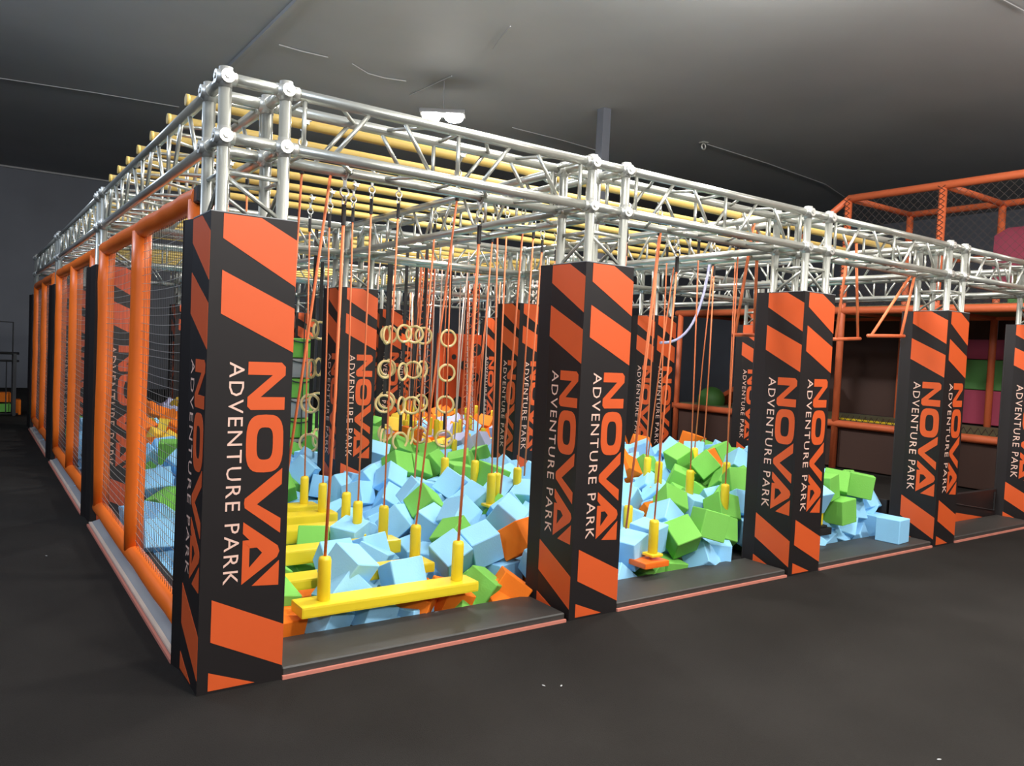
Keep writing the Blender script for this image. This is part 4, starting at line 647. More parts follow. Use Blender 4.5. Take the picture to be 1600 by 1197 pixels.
 1478, 4557, 18, 232, 365, 3, 0, 1777, 4619, 66, 432, 431, 378, 0, 2085, 4609, 21, 311, 590, 346, 0, 2300, 4561, 40, 306, 592, 627, 1, 4341, 4361, 43, 236, 71, 480, 0, 4606, 4322, 4, 228, 587, 290, 0,
 4811, 4374, 68, 111, 123, 458, 0, 5084, 4322, 42, 171, 373, 128, 0, 5322, 4330, 18, 561, 89, 575, 0, 5581, 4309, -10, 198, 615, 227, 1, 5894, 4373, 43, 115, 270, 104, 1, 225, 4563, -5, 426, 328, 182, 0,
 2247, 4360, -7, 119, 596, 313, 2, 2570, 4310, 2, 231, 617, 120, 1, 2840, 4363, 41, 166, 458, 568, 0, 3064, 4297, 35, 600, 371, 93, 0, 3280, 4338, -16, 0, 234, 161, 0, 3564, 4282, 30, 424, 199, 365, 0,
 3823, 4354, 32, 400, 354, 516, 0, 4035, 4286, 58, 523, 5, 561, 0, 259, 4373, 1, 459, 273, 364, 0, 485, 4298, 29, 381, 571, 379, 0, 760, 4340, 37, 256, 167, 428, 0, 1004, 4279, -5, 225, 431, 412, 0,
 1269, 4357, 9, 220, 471, 426, 0, 1518, 4364, -18, 336, 539, 552, 0, 1749, 4356, 28, 587, 206, 417, 0, 2049, 4374, 11, 244, 78, 429, 0, 2757, 4848, 14, 292, 344, 539, 0, 3068, 4874, 2, 500, 246, 114, 0,
 3340, 4843, 0, 561, 308, 423, 0, 3614, 4818, 29, 343, 179, 335, 0, 3867, 4855, 4, 429, 386, 231, 0, 4092, 4823, 50, 243, 517, 186, 0, 4297, 4818, -9, 549, 625, 261, 0, 4559, 4873, 57, 153, 191, 312, 0,
 770, 4874, 40, 82, 277, 442, 0, 980, 4794, 69, 580, 408, 39, 0, 1290, 4884, 50, 449, 276, 396, 0, 1568, 4835, -13, 91, 598, 445, 0, 1824, 4800, -11, 429, 268, 290, 0, 2008, 4861, 50, 455, 269, 308, 0,
 2280, 4832, 9, 294, 604, 503, 0, 2509, 4852, 54, 216, 558, 590, 1, 4622, 4620, 34, 241, 351, 348, 1, 4808, 4584, 25, 123, 278, 525, 0, 5109, 4563, 1, 395, 347, 187, 0, 5347, 4571, 36, 551, 234, 337, 0,
 5611, 4597, 2, 155, 579, 91, 0, 5878, 4556, 24, 283, 150, 110, 0, 296, 4789, -7, 464, 233, 122, 1, 533, 4883, -1, 443, 248, 626, 0, 2595, 4625, -16, 45, 212, 519, 1, 2806, 4556, -11, 157, 79, 90, 0,
 3079, 4549, -5, 389, 81, 523, 0, 3325, 4618, 45, 458, 167, 265, 0, 3553, 4569, 62, 273, 501, 396, 1, 3778, 4551, 32, 495, 146, 156, 0, 4063, 4576, 18, 580, 381, 174, 0, 4314, 4581, -6, 246, 40, 412, 0,
 5101, 5099, -15, 567, 600, 477, 0, 5329, 5112, -10, 343, 216, 295, 0, 5584, 5047, 19, 149, 110, 208, 2, 5822, 5042, 68, 34, 560, 263, 0, 212, 5338, 26, 34, 340, 4, 0, 485, 5366, 56, 111, 255, 594, 1,
 742, 5307, 2, 543, 216, 417, 0, 1059, 5357, -2, 301, 204, 301, 0, 3095, 5129, 50, 455, 451, 123, 0, 3309, 5067, -2, 596, 145, 511, 0, 3598, 5080, -18, 111, 405, 445, 0, 3805, 5100, -5, 413, 490, 491, 2,
 4081, 5097, -20, 167, 255, 45, 0, 4287, 5136, 42, 353, 432, 545, 0, 4598, 5083, 15, 609, 599, 95, 0, 4872, 5104, 11, 436, 172, 468, 0, 1047, 5060, -8, 469, 511, 190, 0, 1259, 5113, 6, 279, 623, 81, 0,
 1569, 5129, 70, 154, 124, 274, 0, 1747, 5132, 31, 528, 308, 313, 1, 2081, 5053, 0, 537, 369, 491, 0, 2340, 5117, 35, 471, 334, 137, 0, 2528, 5132, 27, 20, 402, 623, 0, 2813, 5089, 21, 396, 386, 306, 0,
 4803, 4806, 16, 75, 90, 379, 1, 5075, 4877, 67, 420, 172, 477, 0, 5334, 4872, 18, 434, 471, 441, 0, 5630, 4819, -6, 231, 601, 23, 0, 5838, 4816, 20, 546, 107, 65, 0, 202, 5074, 45, 284, 405, 322, 0,
 491, 5081, -16, 597, 460, 61, 0, 730, 5118, 26, 470, 472, 91, 0, 1528, 5648, -10, 84, 567, 180, 0, 1784, 5581, 61, 586, 358, 59, 0, 2022, 5620, 31, 176, 249, 38, 0, 2280, 5632, 15, 292, 105, 447, 1,
 2537, 5589, 50, 186, 48, 403, 1, 2824, 5555, 11, 556, 319, 255, 0, 3018, 5579, 33, 574, 415, 608, 0, 3301, 5557, 11, 230, 35, 51, 0, 5392, 5314, 14, 387, 485, 268, 0, 5574, 5334, 31, 607, 408, 530, 0,
 5893, 5338, 26, 523, 454, 250, 1, 219, 5623, 6, 166, 157, 431, 0, 520, 5644, 33, 303, 555, 87, 0, 769, 5649, 10, 95, 71, 17, 2, 1038, 5591, 54, 524, 16, 192, 0, 1246, 5576, -17, 160, 213, 284, 0,
 3284, 5354, 43, 24, 364, 332, 0, 3570, 5347, 52, 516, 540, 207, 0, 3774, 5342, -18, 399, 301, 468, 0, 4108, 5368, 42, 209, 456, 401, 0, 4302, 5382, 23, 333, 124, 521, 0, 4582, 5369, 56, 325, 367, 290, 0,
 4814, 5375, 63, 21, 20, 295, 0, 5053, 5339, 11, 151, 487, 365, 0, 1282, 5393, 42, 319, 509, 318, 1, 1494, 5362, 4, 133, 244, 304, 0, 1733, 5331, 66, 320, 231, 286, 0, 2055, 5345, 16, 364, 172, 428, 0,
 2282, 5366, 11, 400, 123, 304, 0, 2544, 5297, -9, 289, 480, 509, 0, 2834, 5376, 67, 122, 94, 87, 0, 3084, 5314, 9, 86, 570, 131, 2, 3802, 5823, 19, 446, 214, 352, 0, 4044, 5861, -16, 579, 582, 361, 0,
 4327, 5845, 47, 363, 445, 278, 0, 4575, 5877, -4, 214, 150, 129, 0, 4876, 5836, 46, 30, 580, 294, 0, 5119, 5816, 34, 509, 181, 58, 0, 5338, 5882, 49, 40, 203, 574, 0, 5584, 5814, 58, 514, 279, 437, 0,
 1756, 5867, 31, 32, 355, 500, 0, 2074, 5847, 61, 23, 569, 427, 0, 2321, 5850, 33, 518, 140, 115, 2, 2570, 5893, 0, 343, 318, 195, 0, 2834, 5833, 50, 258, 92, 604, 1, 3020, 5815, -17, 220, 16, 97, 0,
 3354, 5830, 44, 133, 8, 4, 1, 3527, 5900, 21, 156, 29, 402, 0, 5644, 5581, -1, 250, 528, 468, 0, 5900, 5605, 10, 314, 36, 428, 0, 284, 5897, 55, 406, 505, 183, 0, 511, 5821, 64, 321, 110, 618, 0,
 772, 5826, 56, 393, 390, 551, 1, 997, 5833, 31, 127, 438, 299, 0, 1240, 5817, -5, 361, 574, 500, 0, 1560, 5862, 52, 207, 231, 567, 0, 3606, 5640, -8, 51, 615, 104, 0, 3800, 5573, -1, 19, 290, 487, 0,
 4032, 5599, -8, 494, 567, 549, 0, 4333, 5564, 45, 43, 486, 188, 0, 4624, 5578, 47, 311, 150, 308, 0, 4833, 5566, 29, 334, 439, 213, 0, 5106, 5570, 27, 150, 493, 119, 0, 5329, 5557, 7, 339, 143, 75, 0,
 270, 6410, 58, 160, 383, 435, 0, 534, 6329, 10, 385, 197, 575, 0, 751, 6386, -14, 563, 610, 606, 0, 999, 6398, 68, 67, 46, 417, 0, 1319, 6318, 55, 414, 298, 89, 0, 1526, 6365, -2, 565, 464, 104, 0,
 1792, 6375, 64, 616, 558, 34, 0, 2027, 6330, 48, 51, 520, 386, 0, 4054, 6121, 47, 20, 455, 614, 0, 4320, 6117, 10, 552, 139, 62, 0, 4585, 6104, 31, 128, 583, 335, 0, 4829, 6135, -17, 578, 524, 161, 0,
 5090, 6064, 51, 611, 374, 614, 0, 5347, 6147, 56, 581, 288, 319, 0, 5558, 6155, -12, 364, 378, 109, 0, 5845, 6090, -19, 251, 239, 451, 1, 1986, 6160, -13, 174, 496, 588, 0, 2309, 6098, 47, 419, 363, 493, 0,
 2550, 6114, 3, 488, 67, 59, 0, 2813, 6065, 59, 121, 293, 163, 0, 3053, 6122, -2, 341, 610, 93, 2, 3282, 6080, -10, 7, 602, 604, 0, 3519, 6143, 32, 130, 554, 72, 0, 3834, 6127, 43, 148, 93, 396, 2,
 5885, 5889, -3, 458, 579, 495, 0, 252, 6099, 68, 623, 505, 318, 0, 544, 6147, 25, 82, 384, 84, 0, 743, 6117, 25, 404, 515, 595, 0, 996, 6155, 9, 218, 474, 612, 1, 1271, 6140, 54, 197, 387, 589, 0,
 1477, 6072, 59, 355, 263, 498, 0, 1774, 6074, 12, 477, 402, 311, 0, 2516, 6583, 59, 130, 320, 525, 0, 2799, 6618, -5, 587, 377, 419, 0, 3044, 6641, 14, 112, 223, 478, 1, 3346, 6621, 39, 586, 408, 612, 1,
 3540, 6657, 48, 358, 372, 105, 0, 3772, 6573, 60, 250, 377, 277, 0, 4113, 6644, 14, 401, 134, 592, 0, 4296, 6661, 28, 92, 617, 124, 0, 550, 6668, 66, 88, 332, 439, 0, 728, 6659, 48, 75, 186, 427, 0,
 1053, 6670, 5, 525, 368, 227, 0, 1244, 6581, -17, 270, 75, 128, 0, 1507, 6584, -2, 160, 612, 266, 0, 1792, 6624, 66, 518, 581, 547, 1, 2059, 6658, 10, 381, 207, 581, 0, 2267, 6670, 1, 213, 466, 359, 1,
 4360, 6373, 67, 118, 238, 360, 0, 4594, 6385, 26, 63, 491, 498, 0, 4797, 6396, -19, 429, 390, 186, 0, 5054, 6341, 36, 335, 510, 107, 0, 5362, 6345, -16, 117, 69, 100, 0, 5559, 6413, 12, 475, 265, 320, 0,
 5835, 6409, -1, 602, 489, 542, 0, 210, 6669, 39, 363, 356, 279, 0, 2304, 6409, 58, 459, 394, 343, 0, 2547, 6318, -2, 432, 260, 283, 0, 2835, 6354, 46, 504, 522, 147, 1, 3066, 6362, 33, 54, 119, 154, 0,
 3338, 6393, 14, 380, 276, 337, 0, 3542, 6349, 66, 555, 76, 74, 0, 3856, 6359, 38, 378, 379, 568, 1, 4040, 6401, 3, 47, 186, 323, 0, 1056, 7142, 42, 554, 460, 287, 0, 1316, 7175, -13, 627, 104, 552, 0,
 1539, 7158, 11, 179, 110, 76, 0, 1741, 7097, 54, 337, 539, 619, 0, 2546, 7164, -9, 168, 409, 61, 0, 2837, 7155, 30, 488, 87, 531, 0, 3059, 7118, 53, 287, 27, 438, 0, 3264, 7136, 0, 258, 263, 438, 0,
 3786, 6908, 44, 114, 106, 70, 0, 4622, 6915, 23, 75, 109, 451, 0, 4797, 6887, 44, 12, 92, 151, 0, 5089, 6910, 52, 244, 7, 339, 0, 5320, 6854, 64, 180, 247, 422, 0, 5648, 6831, 33, 415, 79, 64, 0,
 5843, 6859, 43, 608, 416, 269, 1, 762, 7091, 38, 447, 298, 367, 0, 1265, 6877, 13, 186, 590, 599, 0, 1550, 6879, 66, 440, 145, 87, 0, 1745, 6835, 15, 381, 131, 51, 0, 2577, 6851, 54, 176, 367, 335, 0,
 2773, 6879, 4, 500, 147, 490, 0, 3024, 6826, 20, 553, 398, 158, 0, 3311, 6858, 40, 180, 105, 627, 0, 3519, 6839, 9, 208, 347, 310, 0, 4603, 6596, -8, 496, 559, 560, 0, 4857, 6634, -6, 626, 205, 400, 0,
 5048, 6602, 27, 297, 259, 240, 0, 5302, 6635, 12, 70, 231, 420, 0, 5629, 6612, -10, 393, 376, 303, 1, 5907, 6607, 27, 18, 83, 121, 0, 769, 6874, 31, 177, 544, 462, 0, 1008, 6827, -20, 22, 455, 19, 0,
 217, 7647, 13, 330, 287, 339, 0, 482, 7640, 66, 132, 262, 290, 0, 755, 7624, 37, 586, 94, 280, 0, 1063, 7590, 42, 230, 317, 456, 0, 1246, 7597, 38, 620, 285, 587, 0, 1526, 7658, 40, 481, 408, 430, 0,
 1801, 7615, 59, 382, 314, 396, 0, 2019, 7614, 62, 133, 224, 371, 0, 3359, 7346, 53, 52, 69, 531, 0, 3529, 7409, 69, 303, 265, 562, 0, 3834, 7433, 42, 280, 28, 560, 0, 4579, 7351, -13, 293, 448, 446, 0,
 4875, 7426, 47, 156, 486, 461, 0, 5057, 7336, 62, 108, 546, 594, 0, 5342, 7388, -13, 48, 534, 391, 0, 5581, 7354, -13, 480, 170, 33, 0, 732, 7422, 66, 258, 328, 180, 0, 1035, 7397, 56, 11, 316, 608, 0,
 1222, 7398, 14, 72, 188, 604, 0, 1496, 7382, 58, 68, 14, 378, 0, 1792, 7339, 55, 482, 374, 152, 0, 2586, 7390, 35, 591, 274, 196, 0, 2847, 7434, -9, 539, 477, 131, 1, 3028, 7341, 55, 50, 525, 499, 0,
 3579, 7115, 1, 488, 40, 366, 1, 3843, 7143, -18, 51, 403, 493, 1, 4631, 7104, -10, 245, 17, 356, 0, 4843, 7099, 35, 294, 439, 496, 2, 5125, 7148, -11, 360, 418, 122, 0, 5337, 7132, 4, 51, 179, 259, 0,
 5632, 7179, 56, 560, 617, 321, 1, 272, 7419, 11, 382, 60, 588, 0, 2588, 7852, -3, 621, 44, 601, 0, 2849, 7851, 18, 497, 609, 339, 1, 3096, 7887, 47, 43, 412, 132, 0, 3332, 7873, -17, 282, 144, 317, 1,
 3516, 7888, 0, 226, 383, 464, 1, 3818, 7888, 6, 382, 465, 150, 0, 4038, 7915, 4, 475, 348, 58, 0, 4314, 7938, 55, 409, 625, 623, 0, 545, 7921, 62, 447, 52, 125, 1, 801, 7854, 58, 450, 87, 556, 0,
 1037, 7867, 11, 426, 392, 365, 0, 1305, 7877, 57, 606, 534, 274, 0, 1499, 7895, 16, 418, 55, 183, 1, 1739, 7857, 8, 339, 496, 235, 0, 2074, 7895, 66, 209, 203, 101, 0, 2319, 7904, 65, 311, 480, 103, 1,
 4313, 7661, 42, 559, 18, 244, 0, 4570, 7678, 25, 206, 100, 278, 0, 4824, 7592, 37, 558, 255, 283, 2, 5133, 7685, 66, 468, 115, 227, 0, 5334, 7670, 51, 514, 96, 142, 0, 5654, 7624, 33, 268, 450, 3, 1,
 5891, 7681, 43, 220, 435, 132, 0, 277, 7925, 33, 472, 435, 483, 0, 2290, 7599, 4, 481, 86, 302, 1, 2506, 7598, 68, 276, 293, 46, 0, 2766, 7642, 64, 589, 250, 321, 1, 3027, 7673, -8, 192, 120, 464, 0,
 3347, 7634, 10, 575, 62, 480, 0, 3547, 7681, 3, 547, 534, 196, 0, 3790, 7653, -13, 362, 193, 419, 0, 4036, 7659, 4, 361, 453, 104, 0, 4828, 8141, 57, 500, 157, 342, 0, 5049, 8150, -19, 396, 243, 585, 0,
 5351, 8117, 48, 245, 349, 456, 0, 5595, 8153, -16, 193, 45, 312, 1, 5858, 8121, 12, 6, 595, 544, 1, 231, 8454, 46, 319, 192, 440, 0, 538, 8434, 20, 548, 136, 497, 1, 808, 8359, -5, 425, 423, 88, 0,
 2792, 8186, 3, 301, 502, 445, 0, 3012, 8126, 58, 385, 248, 563, 0, 3313, 8188, 5, 385, 237, 2, 0, 3581, 8151, 9, 198, 261, 397, 1, 3867, 8173, 65, 190, 16, 97, 1, 4109, 8110, 48, 622, 494, 307, 1,
 4300, 8184, -3, 4, 300, 579, 0, 4635, 8151, -16, 292, 275, 410, 0, 784, 8170, 47, 283, 147, 238, 0, 982, 8166, 41, 389, 494, 180, 0, 1281, 8180, 37, 110, 179, 195, 1, 1506, 8168, 14, 130, 595, 364, 0,
 1821, 8143, -9, 44, 572, 16, 0, 1993, 8160, 17, 24, 214, 368, 1, 2256, 8137, 2, 317, 557, 369, 0, 2571, 8182, -19, 62, 514, 308, 1, 4613, 7932, 25, 561, 179, 592, 0, 4888, 7927, 66, 428, 426, 70, 0,
 5118, 7854, 61, 505, 550, 464, 0, 5328, 7905, 24, 550, 375, 257, 1, 5627, 7923, 37, 232, 418, 358, 0, 5821, 7872, -7, 321, 70, 479, 0, 259, 8114, 43, 493, 20, 460, 0, 502, 8190, 63, 388, 499, 117, 0,
 1236, 8709, 11, 477, 293, 296, 0, 1518, 8613, 27, 159, 577, 396, 0, 1758, 8694, 32, 398, 462, 458, 0, 2007, 8697, 47, 476, 466, 147, 0, 2338, 8683, 62, 178, 192, 553, 1, 2595, 8680, -7, 181, 340, 5, 0,
 2784, 8667, 63, 433, 560, 129, 0, 3092, 8632, 3, 413, 153, 7, 0, 5049, 8438, 49, 375, 25, 50, 0, 5301, 8410, 34, 63, 524, 256, 0, 5569, 8414, 4, 134, 132, 494, 0, 5820, 8379, -7, 418, 425, 268, 0,
 215, 8612, 64, 378, 37, 400, 0, 538, 8630, 65, 105, 276, 274, 0, 806, 8658, 46, 453, 177, 289, 0, 1011, 8643, -2, 103, 620, 581, 0, 3060, 8452, 4, 14, 585, 382, 0, 3354, 8363, 55, 367, 544, 197, 0,
 3518, 8418, 11, 98, 97, 57, 0, 3831, 8433, -12, 119, 516, 153, 0, 4084, 8374, 54, 365, 55, 211, 0, 4347, 8379, -8, 249, 13, 36, 1, 4546, 8385, 53, 561, 248, 464, 0, 4872, 8452, 0, 439, 563, 468, 0,
 967, 8448, 69, 572, 39, 468, 0, 1265, 8392, 7, 446, 249, 104, 1, 1478, 8360, 18, 455, 360, 605, 0, 1819, 8444, 29, 323, 435, 398, 0, 2002, 8410, 21, 310, 306, 318, 0, 2301, 8386, -6, 625, 472, 176, 0,
 2578, 8433, 10, 178, 122, 10, 0, 2775, 8446, 67, 396, 612, 32, 0, 3586, 8908, 61, 420, 302, 517, 0, 3804, 8899, 33, 615, 119, 182, 0, 4035, 8930, 23, 300, 224, 230, 0, 4338, 8881, 23, 92, 320, 311, 0,
 4576, 8897, 52, 147, 331, 606, 0, 4827, 8907, 41, 312, 490, 557, 2, 5068, 8915, 23, 287, 400, 120, 0, 5328, 8890, 19, 197, 187, 594, 1, 1520, 8904, -18, 244, 235, 71, 0, 1829, 8942, 67, 155, 428, 451, 0,
 2010, 8924, 45, 372, 342, 158, 0, 2266, 8897, 25, 262, 129, 35, 0, 2594, 8901, 60, 561, 102, 117, 0, 2773, 8865, 0, 386, 440, 108, 1, 3058, 8929, 45, 429, 475, 54, 1, 3273, 8937, 20, 444, 456, 484, 1,
 5380, 8638, 15, 25, 157, 200, 2, 5581, 8673, -9, 192, 340, 334, 0, 5869, 8627, 3, 483, 622, 105, 0, 209, 8953, 70, 252, 604, 373, 0, 545, 8869, -18, 526, 293, 67, 0, 787, 8865, -3, 466, 466, 322, 0,
 1026, 8925, 3, 220, 390, 146, 0, 1299, 8957, 36, 103, 178, 369, 0, 3330, 8616, 38, 64, 317, 564, 2, 3557, 8630, 60, 576, 298, 463, 0, 3794, 8612, 0, 374, 492, 90, 1, 4039, 8640, 3, 220, 470, 228, 0,
 4354, 8675, 62, 369, 610, 234, 0, 4590, 8630, -2, 220, 536, 566, 1, 4836, 8645, 9, 355, 288, 623, 0, 5114, 8646, 31, 291, 602, 115, 0, 5844, 9160, 51, 48, 410, 311, 1, 241, 9419, -5, 81, 451, 203, 0,
 480, 9395, 37, 438, 381, 15, 0, 754, 9417, -4, 467, 253, 529, 0, 1014, 9399, 58, 36, 218, 227, 0, 1231, 9439, 7, 591, 572, 25, 0, 1495, 9442, 44, 144, 211, 619, 0, 1824, 9411, 43, 609, 412, 263, 0,
 3821, 9180, -4, 516, 611, 413, 1, 4104, 9160, 2, 424, 549, 461, 0, 4295, 9220, 61, 433, 134, 108, 0, 4547, 9198, 29, 620, 109, 226, 0, 4818, 9205, 49, 457, 311, 169, 0, 5085, 9131, 44, 379, 339, 547, 0,
 5313, 9183, -10, 160, 409, 321, 0, 5642, 9142, 12, 237, 186, 424, 0, 1760, 9190, 2, 391, 132, 430, 0, 2073, 9209, 18, 582, 87, 246, 0, 2269, 9159, -15, 226, 374, 471, 1, 2539, 9212, 41, 465, 526, 223, 0,
 2826, 9168, 6, 420, 443, 30, 0, 3076, 9215, -17, 593, 267, 584, 0, 3299, 9166, 39, 189, 146, 412, 1, 3549, 9123, 6, 562, 462, 84, 0, 5617, 8897, -11, 398, 378, 358, 0, 5815, 8926, 52, 355, 420, 222, 0,
 238, 9146, 49, 467, 339, 320, 0, 484, 9217, -16, 354, 193, 503, 0, 807, 9178, 45, 129, 621, 283, 0, 1052, 9123, 10, 438, 108, 6, 1, 1253, 9190, 58, 117, 372, 545, 0, 1551, 9184, 24, 142, 173, 354, 0,
 1586, 8974, 170, 562, 584, 491, 0, 5268, 9016, 217, 85, 535, 225, 1, 711, 6819, 245, 115, 90, 145, 0, 2175, 7369, 100, 314, 0, 154, 0, 3717, 5807, 203, 442, 264, 610, 0, 5764, 6230, 172, 331, 588, 42, 0,
 2847, 5649, 203, 546, 233, 100, 0, 5021, 7118, 202, 88, 91, 118, 0, 3205, 9500, 215, 100, 53, 131, 0, 4669, 860, 270, 382, 601, 430, 0, 3738, 9804, 157, 574, 416, 547, 0, 780, 7215, 210, 486, 24, 210, 0,
 1038, 4441, 156, 445, 82, 448, 1, 5222, 824, 300, 76, 617, 538, 0, 4704, 8654, 234, 138, 264, 611, 0, 4756, 6241, 187, 68, 44, 222, 0, 2469, 8456, 190, 428, 627, 161, 1, 2398, 2209, 215, 17, 564, 14, 0,
 5534, 2438, 360, 330, 565, 2, 0, 4611, 9103, 195, 178, 43, 588, 0, 2453, 3113, 177, 544, 429, 598, 0, 4668, 3205, 212, 35, 375, 484, 0, 5683, 6514, 216, 600, 584, 258, 0, 787, 6441, 198, 523, 536, 157, 1,
 1615, 6210, 175, 227, 43, 195, 0, 4094, 7370, 100, 618, 471, 0, 0, 4576, 9635, 47, 619, 591, 542, 0, 4792, 9698, 63, 189, 388, 372, 0, 5083, 9722, -12, 108, 469, 480, 0, 5348, 9717, -3, 156, 25, 525, 0,
 5585, 9691, 23, 340, 170, 76, 0, 5890, 9674, 11, 339, 30, 467, 0, 234, 9918, 4, 27, 458, 418, 1, 535, 9932, 58, 254, 336, 511, 0, 740, 9932, 12, 34, 606, 531, 0, 1043, 9886, 62, 80, 570, 232, 0,
 1222, 9961, -18, 517, 84, 520, 1, 1480, 9898, 42, 382, 453, 78, 0, 1786, 9970, 53, 533, 437, 512, 0, 2036, 9932, 34, 514, 116, 172, 0, 2323, 9909, -9, 501, 615, 80, 0, 2499, 9936, 32, 409, 385, 304, 0,
 2760, 9921, 23, 620, 311, 406, 0, 3071, 9947, 40, 69, 140, 126, 0, 3303, 9915, 60, 58, 37, 466, 0, 3521, 9890, 3, 245, 314, 369, 0, 3845, 9977, 3, 283, 241, 117, 0, 4081, 9970, 0, 101, 52, 252, 0,
 4380, 9949, -10, 608, 134, 281, 0, 4595, 9982, 58, 217, 602, 372, 1, 4872, 9916, 37, 455, 624, 531, 0, 5105, 9893, 45, 78, 585, 598, 0, 5387, 9896, 34, 398, 490, 541, 0, 5568, 9905, -20, 617, 303, 374, 0,
 5897, 9904, 9, 408, 215, 465, 1, 3677, 5569, 236, 132, 568, 610, 0]
cb = {}
for c, (m, _) in enumerate(CM): cb[c] = MB().cbox((-.1, -.1, -.1), (.1, .1, .1), .005).mesh('foam_cube', m)
BAY = ['first', 'second', 'third']
items = []
for k in range(0, len(CUBES), 7):
    a = CUBES[k:k+7]; items.append(((a[0]/1000, a[1]/1000, a[2]/1000), (a[3]/100, a[4]/100, a[5]/100), a[6]))
cubes = []
for k, (p, r, c) in enumerate(items[:280]):
    cubes.append(obj('foam_cube', cb[c], None, p, r)); cubes[-1]['_c'] = c
# cubes lying loose on top (hand placed from the photograph)
EXTRA = [((5.64, .17, .15), (0, 0, .12), 0), ((.93, .62, .27), (.5, .25, .5), 0), ((.52, .66, .13), (.3, .2, .2), 1), ((2.62, .52, .16), (.2, .3, .5), 0),
         ((.50, .50, .03), (.2, .1, .3), 2), ((.74, .49, .035), (.3, .25, .5), 0), ((1.0, .48, .03), (.1, .3, .2), 0), ((1.27, .49, .03), (.3, .1, .8), 2),
         ((1.50, .50, .04), (.25, .3, .1), 2), ((1.74, .52, .07), (.5, .3, .6), 1), ((1.90, .47, .05), (.6, .1, 1.1), 2),
         ((4.88, .66, .16), (.5, .3, .4), 0), ((5.16, .55, .17), (.9, .2, .2), 0), ((5.42, .50, .13), (.3, .6, .9), 0), ((5.1, .92, .34), (.4, .7, .3), 0), ((5.66, .6, .2), (.2, .5, .4), 0), ((5.88, .62, .22), (.5, .1, .9), 0), ((5.5, .75, .34), (.6, .4, .2), 0),
         ((1.30, 1.12, .14), (.4, .2, .9), 0), ((.62, 1.12, .14), (.2, .5, .3), 1)]
for p, r, c in EXTRA:
    cubes.append(obj('foam_cube', cb[c], None, p, r)); cubes[-1]['_c'] = c
_a = ['first', 'second', 'third', 'fourth', 'fifth', 'sixth', 'seventh', 'eighth', 'ninth', 'tenth', 'eleventh', 'twelfth', 'thirteenth', 'fourteenth', 'fifteenth', 'sixteenth', 'seventeenth', 'eighteenth', 'nineteenth']
ordn = _a+[('twentieth' if q == 0 else 'twenty-'+_a[q-1]) for q in range(10)]+[('thirtieth' if q == 0 else 'thirty-'+_a[q-1]) for q in range(10)]+[('fortieth' if q == 0 else 'forty-'+_a[q-1]) for q in range(10)]
CI = S.camera.matrix_world.inverted()
def scx(o): v = CI @ o.location; return -v.x/v.z
grp = {}
for o in cubes:
    x, y, z = o.location; i = min(2, int(x//2)); j = 0 if y < 3.43 else 1 if y < 6.87 else 2
    fr = (0 if y < .66 else 1 if y < 1.05 else 2 if y < 1.7 else 3 if y < 2.5 else 4) if j == 0 else 5
    grp.setdefault((i, j, fr, o['_c']), []).append(o)
DEP = ['against the border', 'just behind the front cubes', 'a little behind the border', 'halfway into the near pit', 'at the back of the near pit']
for (i, j, fr, c), L in grp.items():
    L.sort(key=scx)
    cn = CM[c][1]
    for k, o in enumerate(L):
        if o.location.y < .3:
            lb = 'light blue foam cube sitting alone on the border, third front bay'; g = None
        elif o.location.y > 6.87:
            lb = cn + ' foam cube in the far pit, ' + BAY[i] + ' bay, ' + ordn[k] + ' from left'
            g = cn + ' cubes in the far pit'
        elif j == 1:
            lb = cn + ' foam cube in the middle pit, ' + BAY[i] + ' bay, ' + ordn[k] + ' from left'
            g = cn + ' cubes in the middle pit'
        else:
            lb = cn + ' foam cube ' + DEP[fr] + ', ' + BAY[i] + ' bay, ' + ordn[k] + ' from left'
            g = 'foam cubes in the near pit'
        tag(o, lb, 'foam cube', g)
for o in cubes: del o['_c']
# all remaining cubes, deep in the heap or small in the distance, one object per colour is avoided: one object with slots
st = MB(); mi = []
for (p, r, c) in items[280:]:
    mt = Matrix.Translation(p) @ Euler(r).to_matrix().to_4x4()
    q = MB().box((-.1, -.1, -.1), (.1, .1, .1)); st.add([mt @ Vector(v) for v in q.v], q.f); mi += [c]*6
me = st.mesh('foam_cubes', 'blue')
for c in (1, 2, 3, 4): me.materials.append(M[CM[c][0]])
me.polygons.foreach_set('material_index', mi)
o = tag(obj('foam_cubes', me), 'remaining blue, green and orange foam cubes filling the pit', 'foam cubes'); o['kind'] = 'stuff'

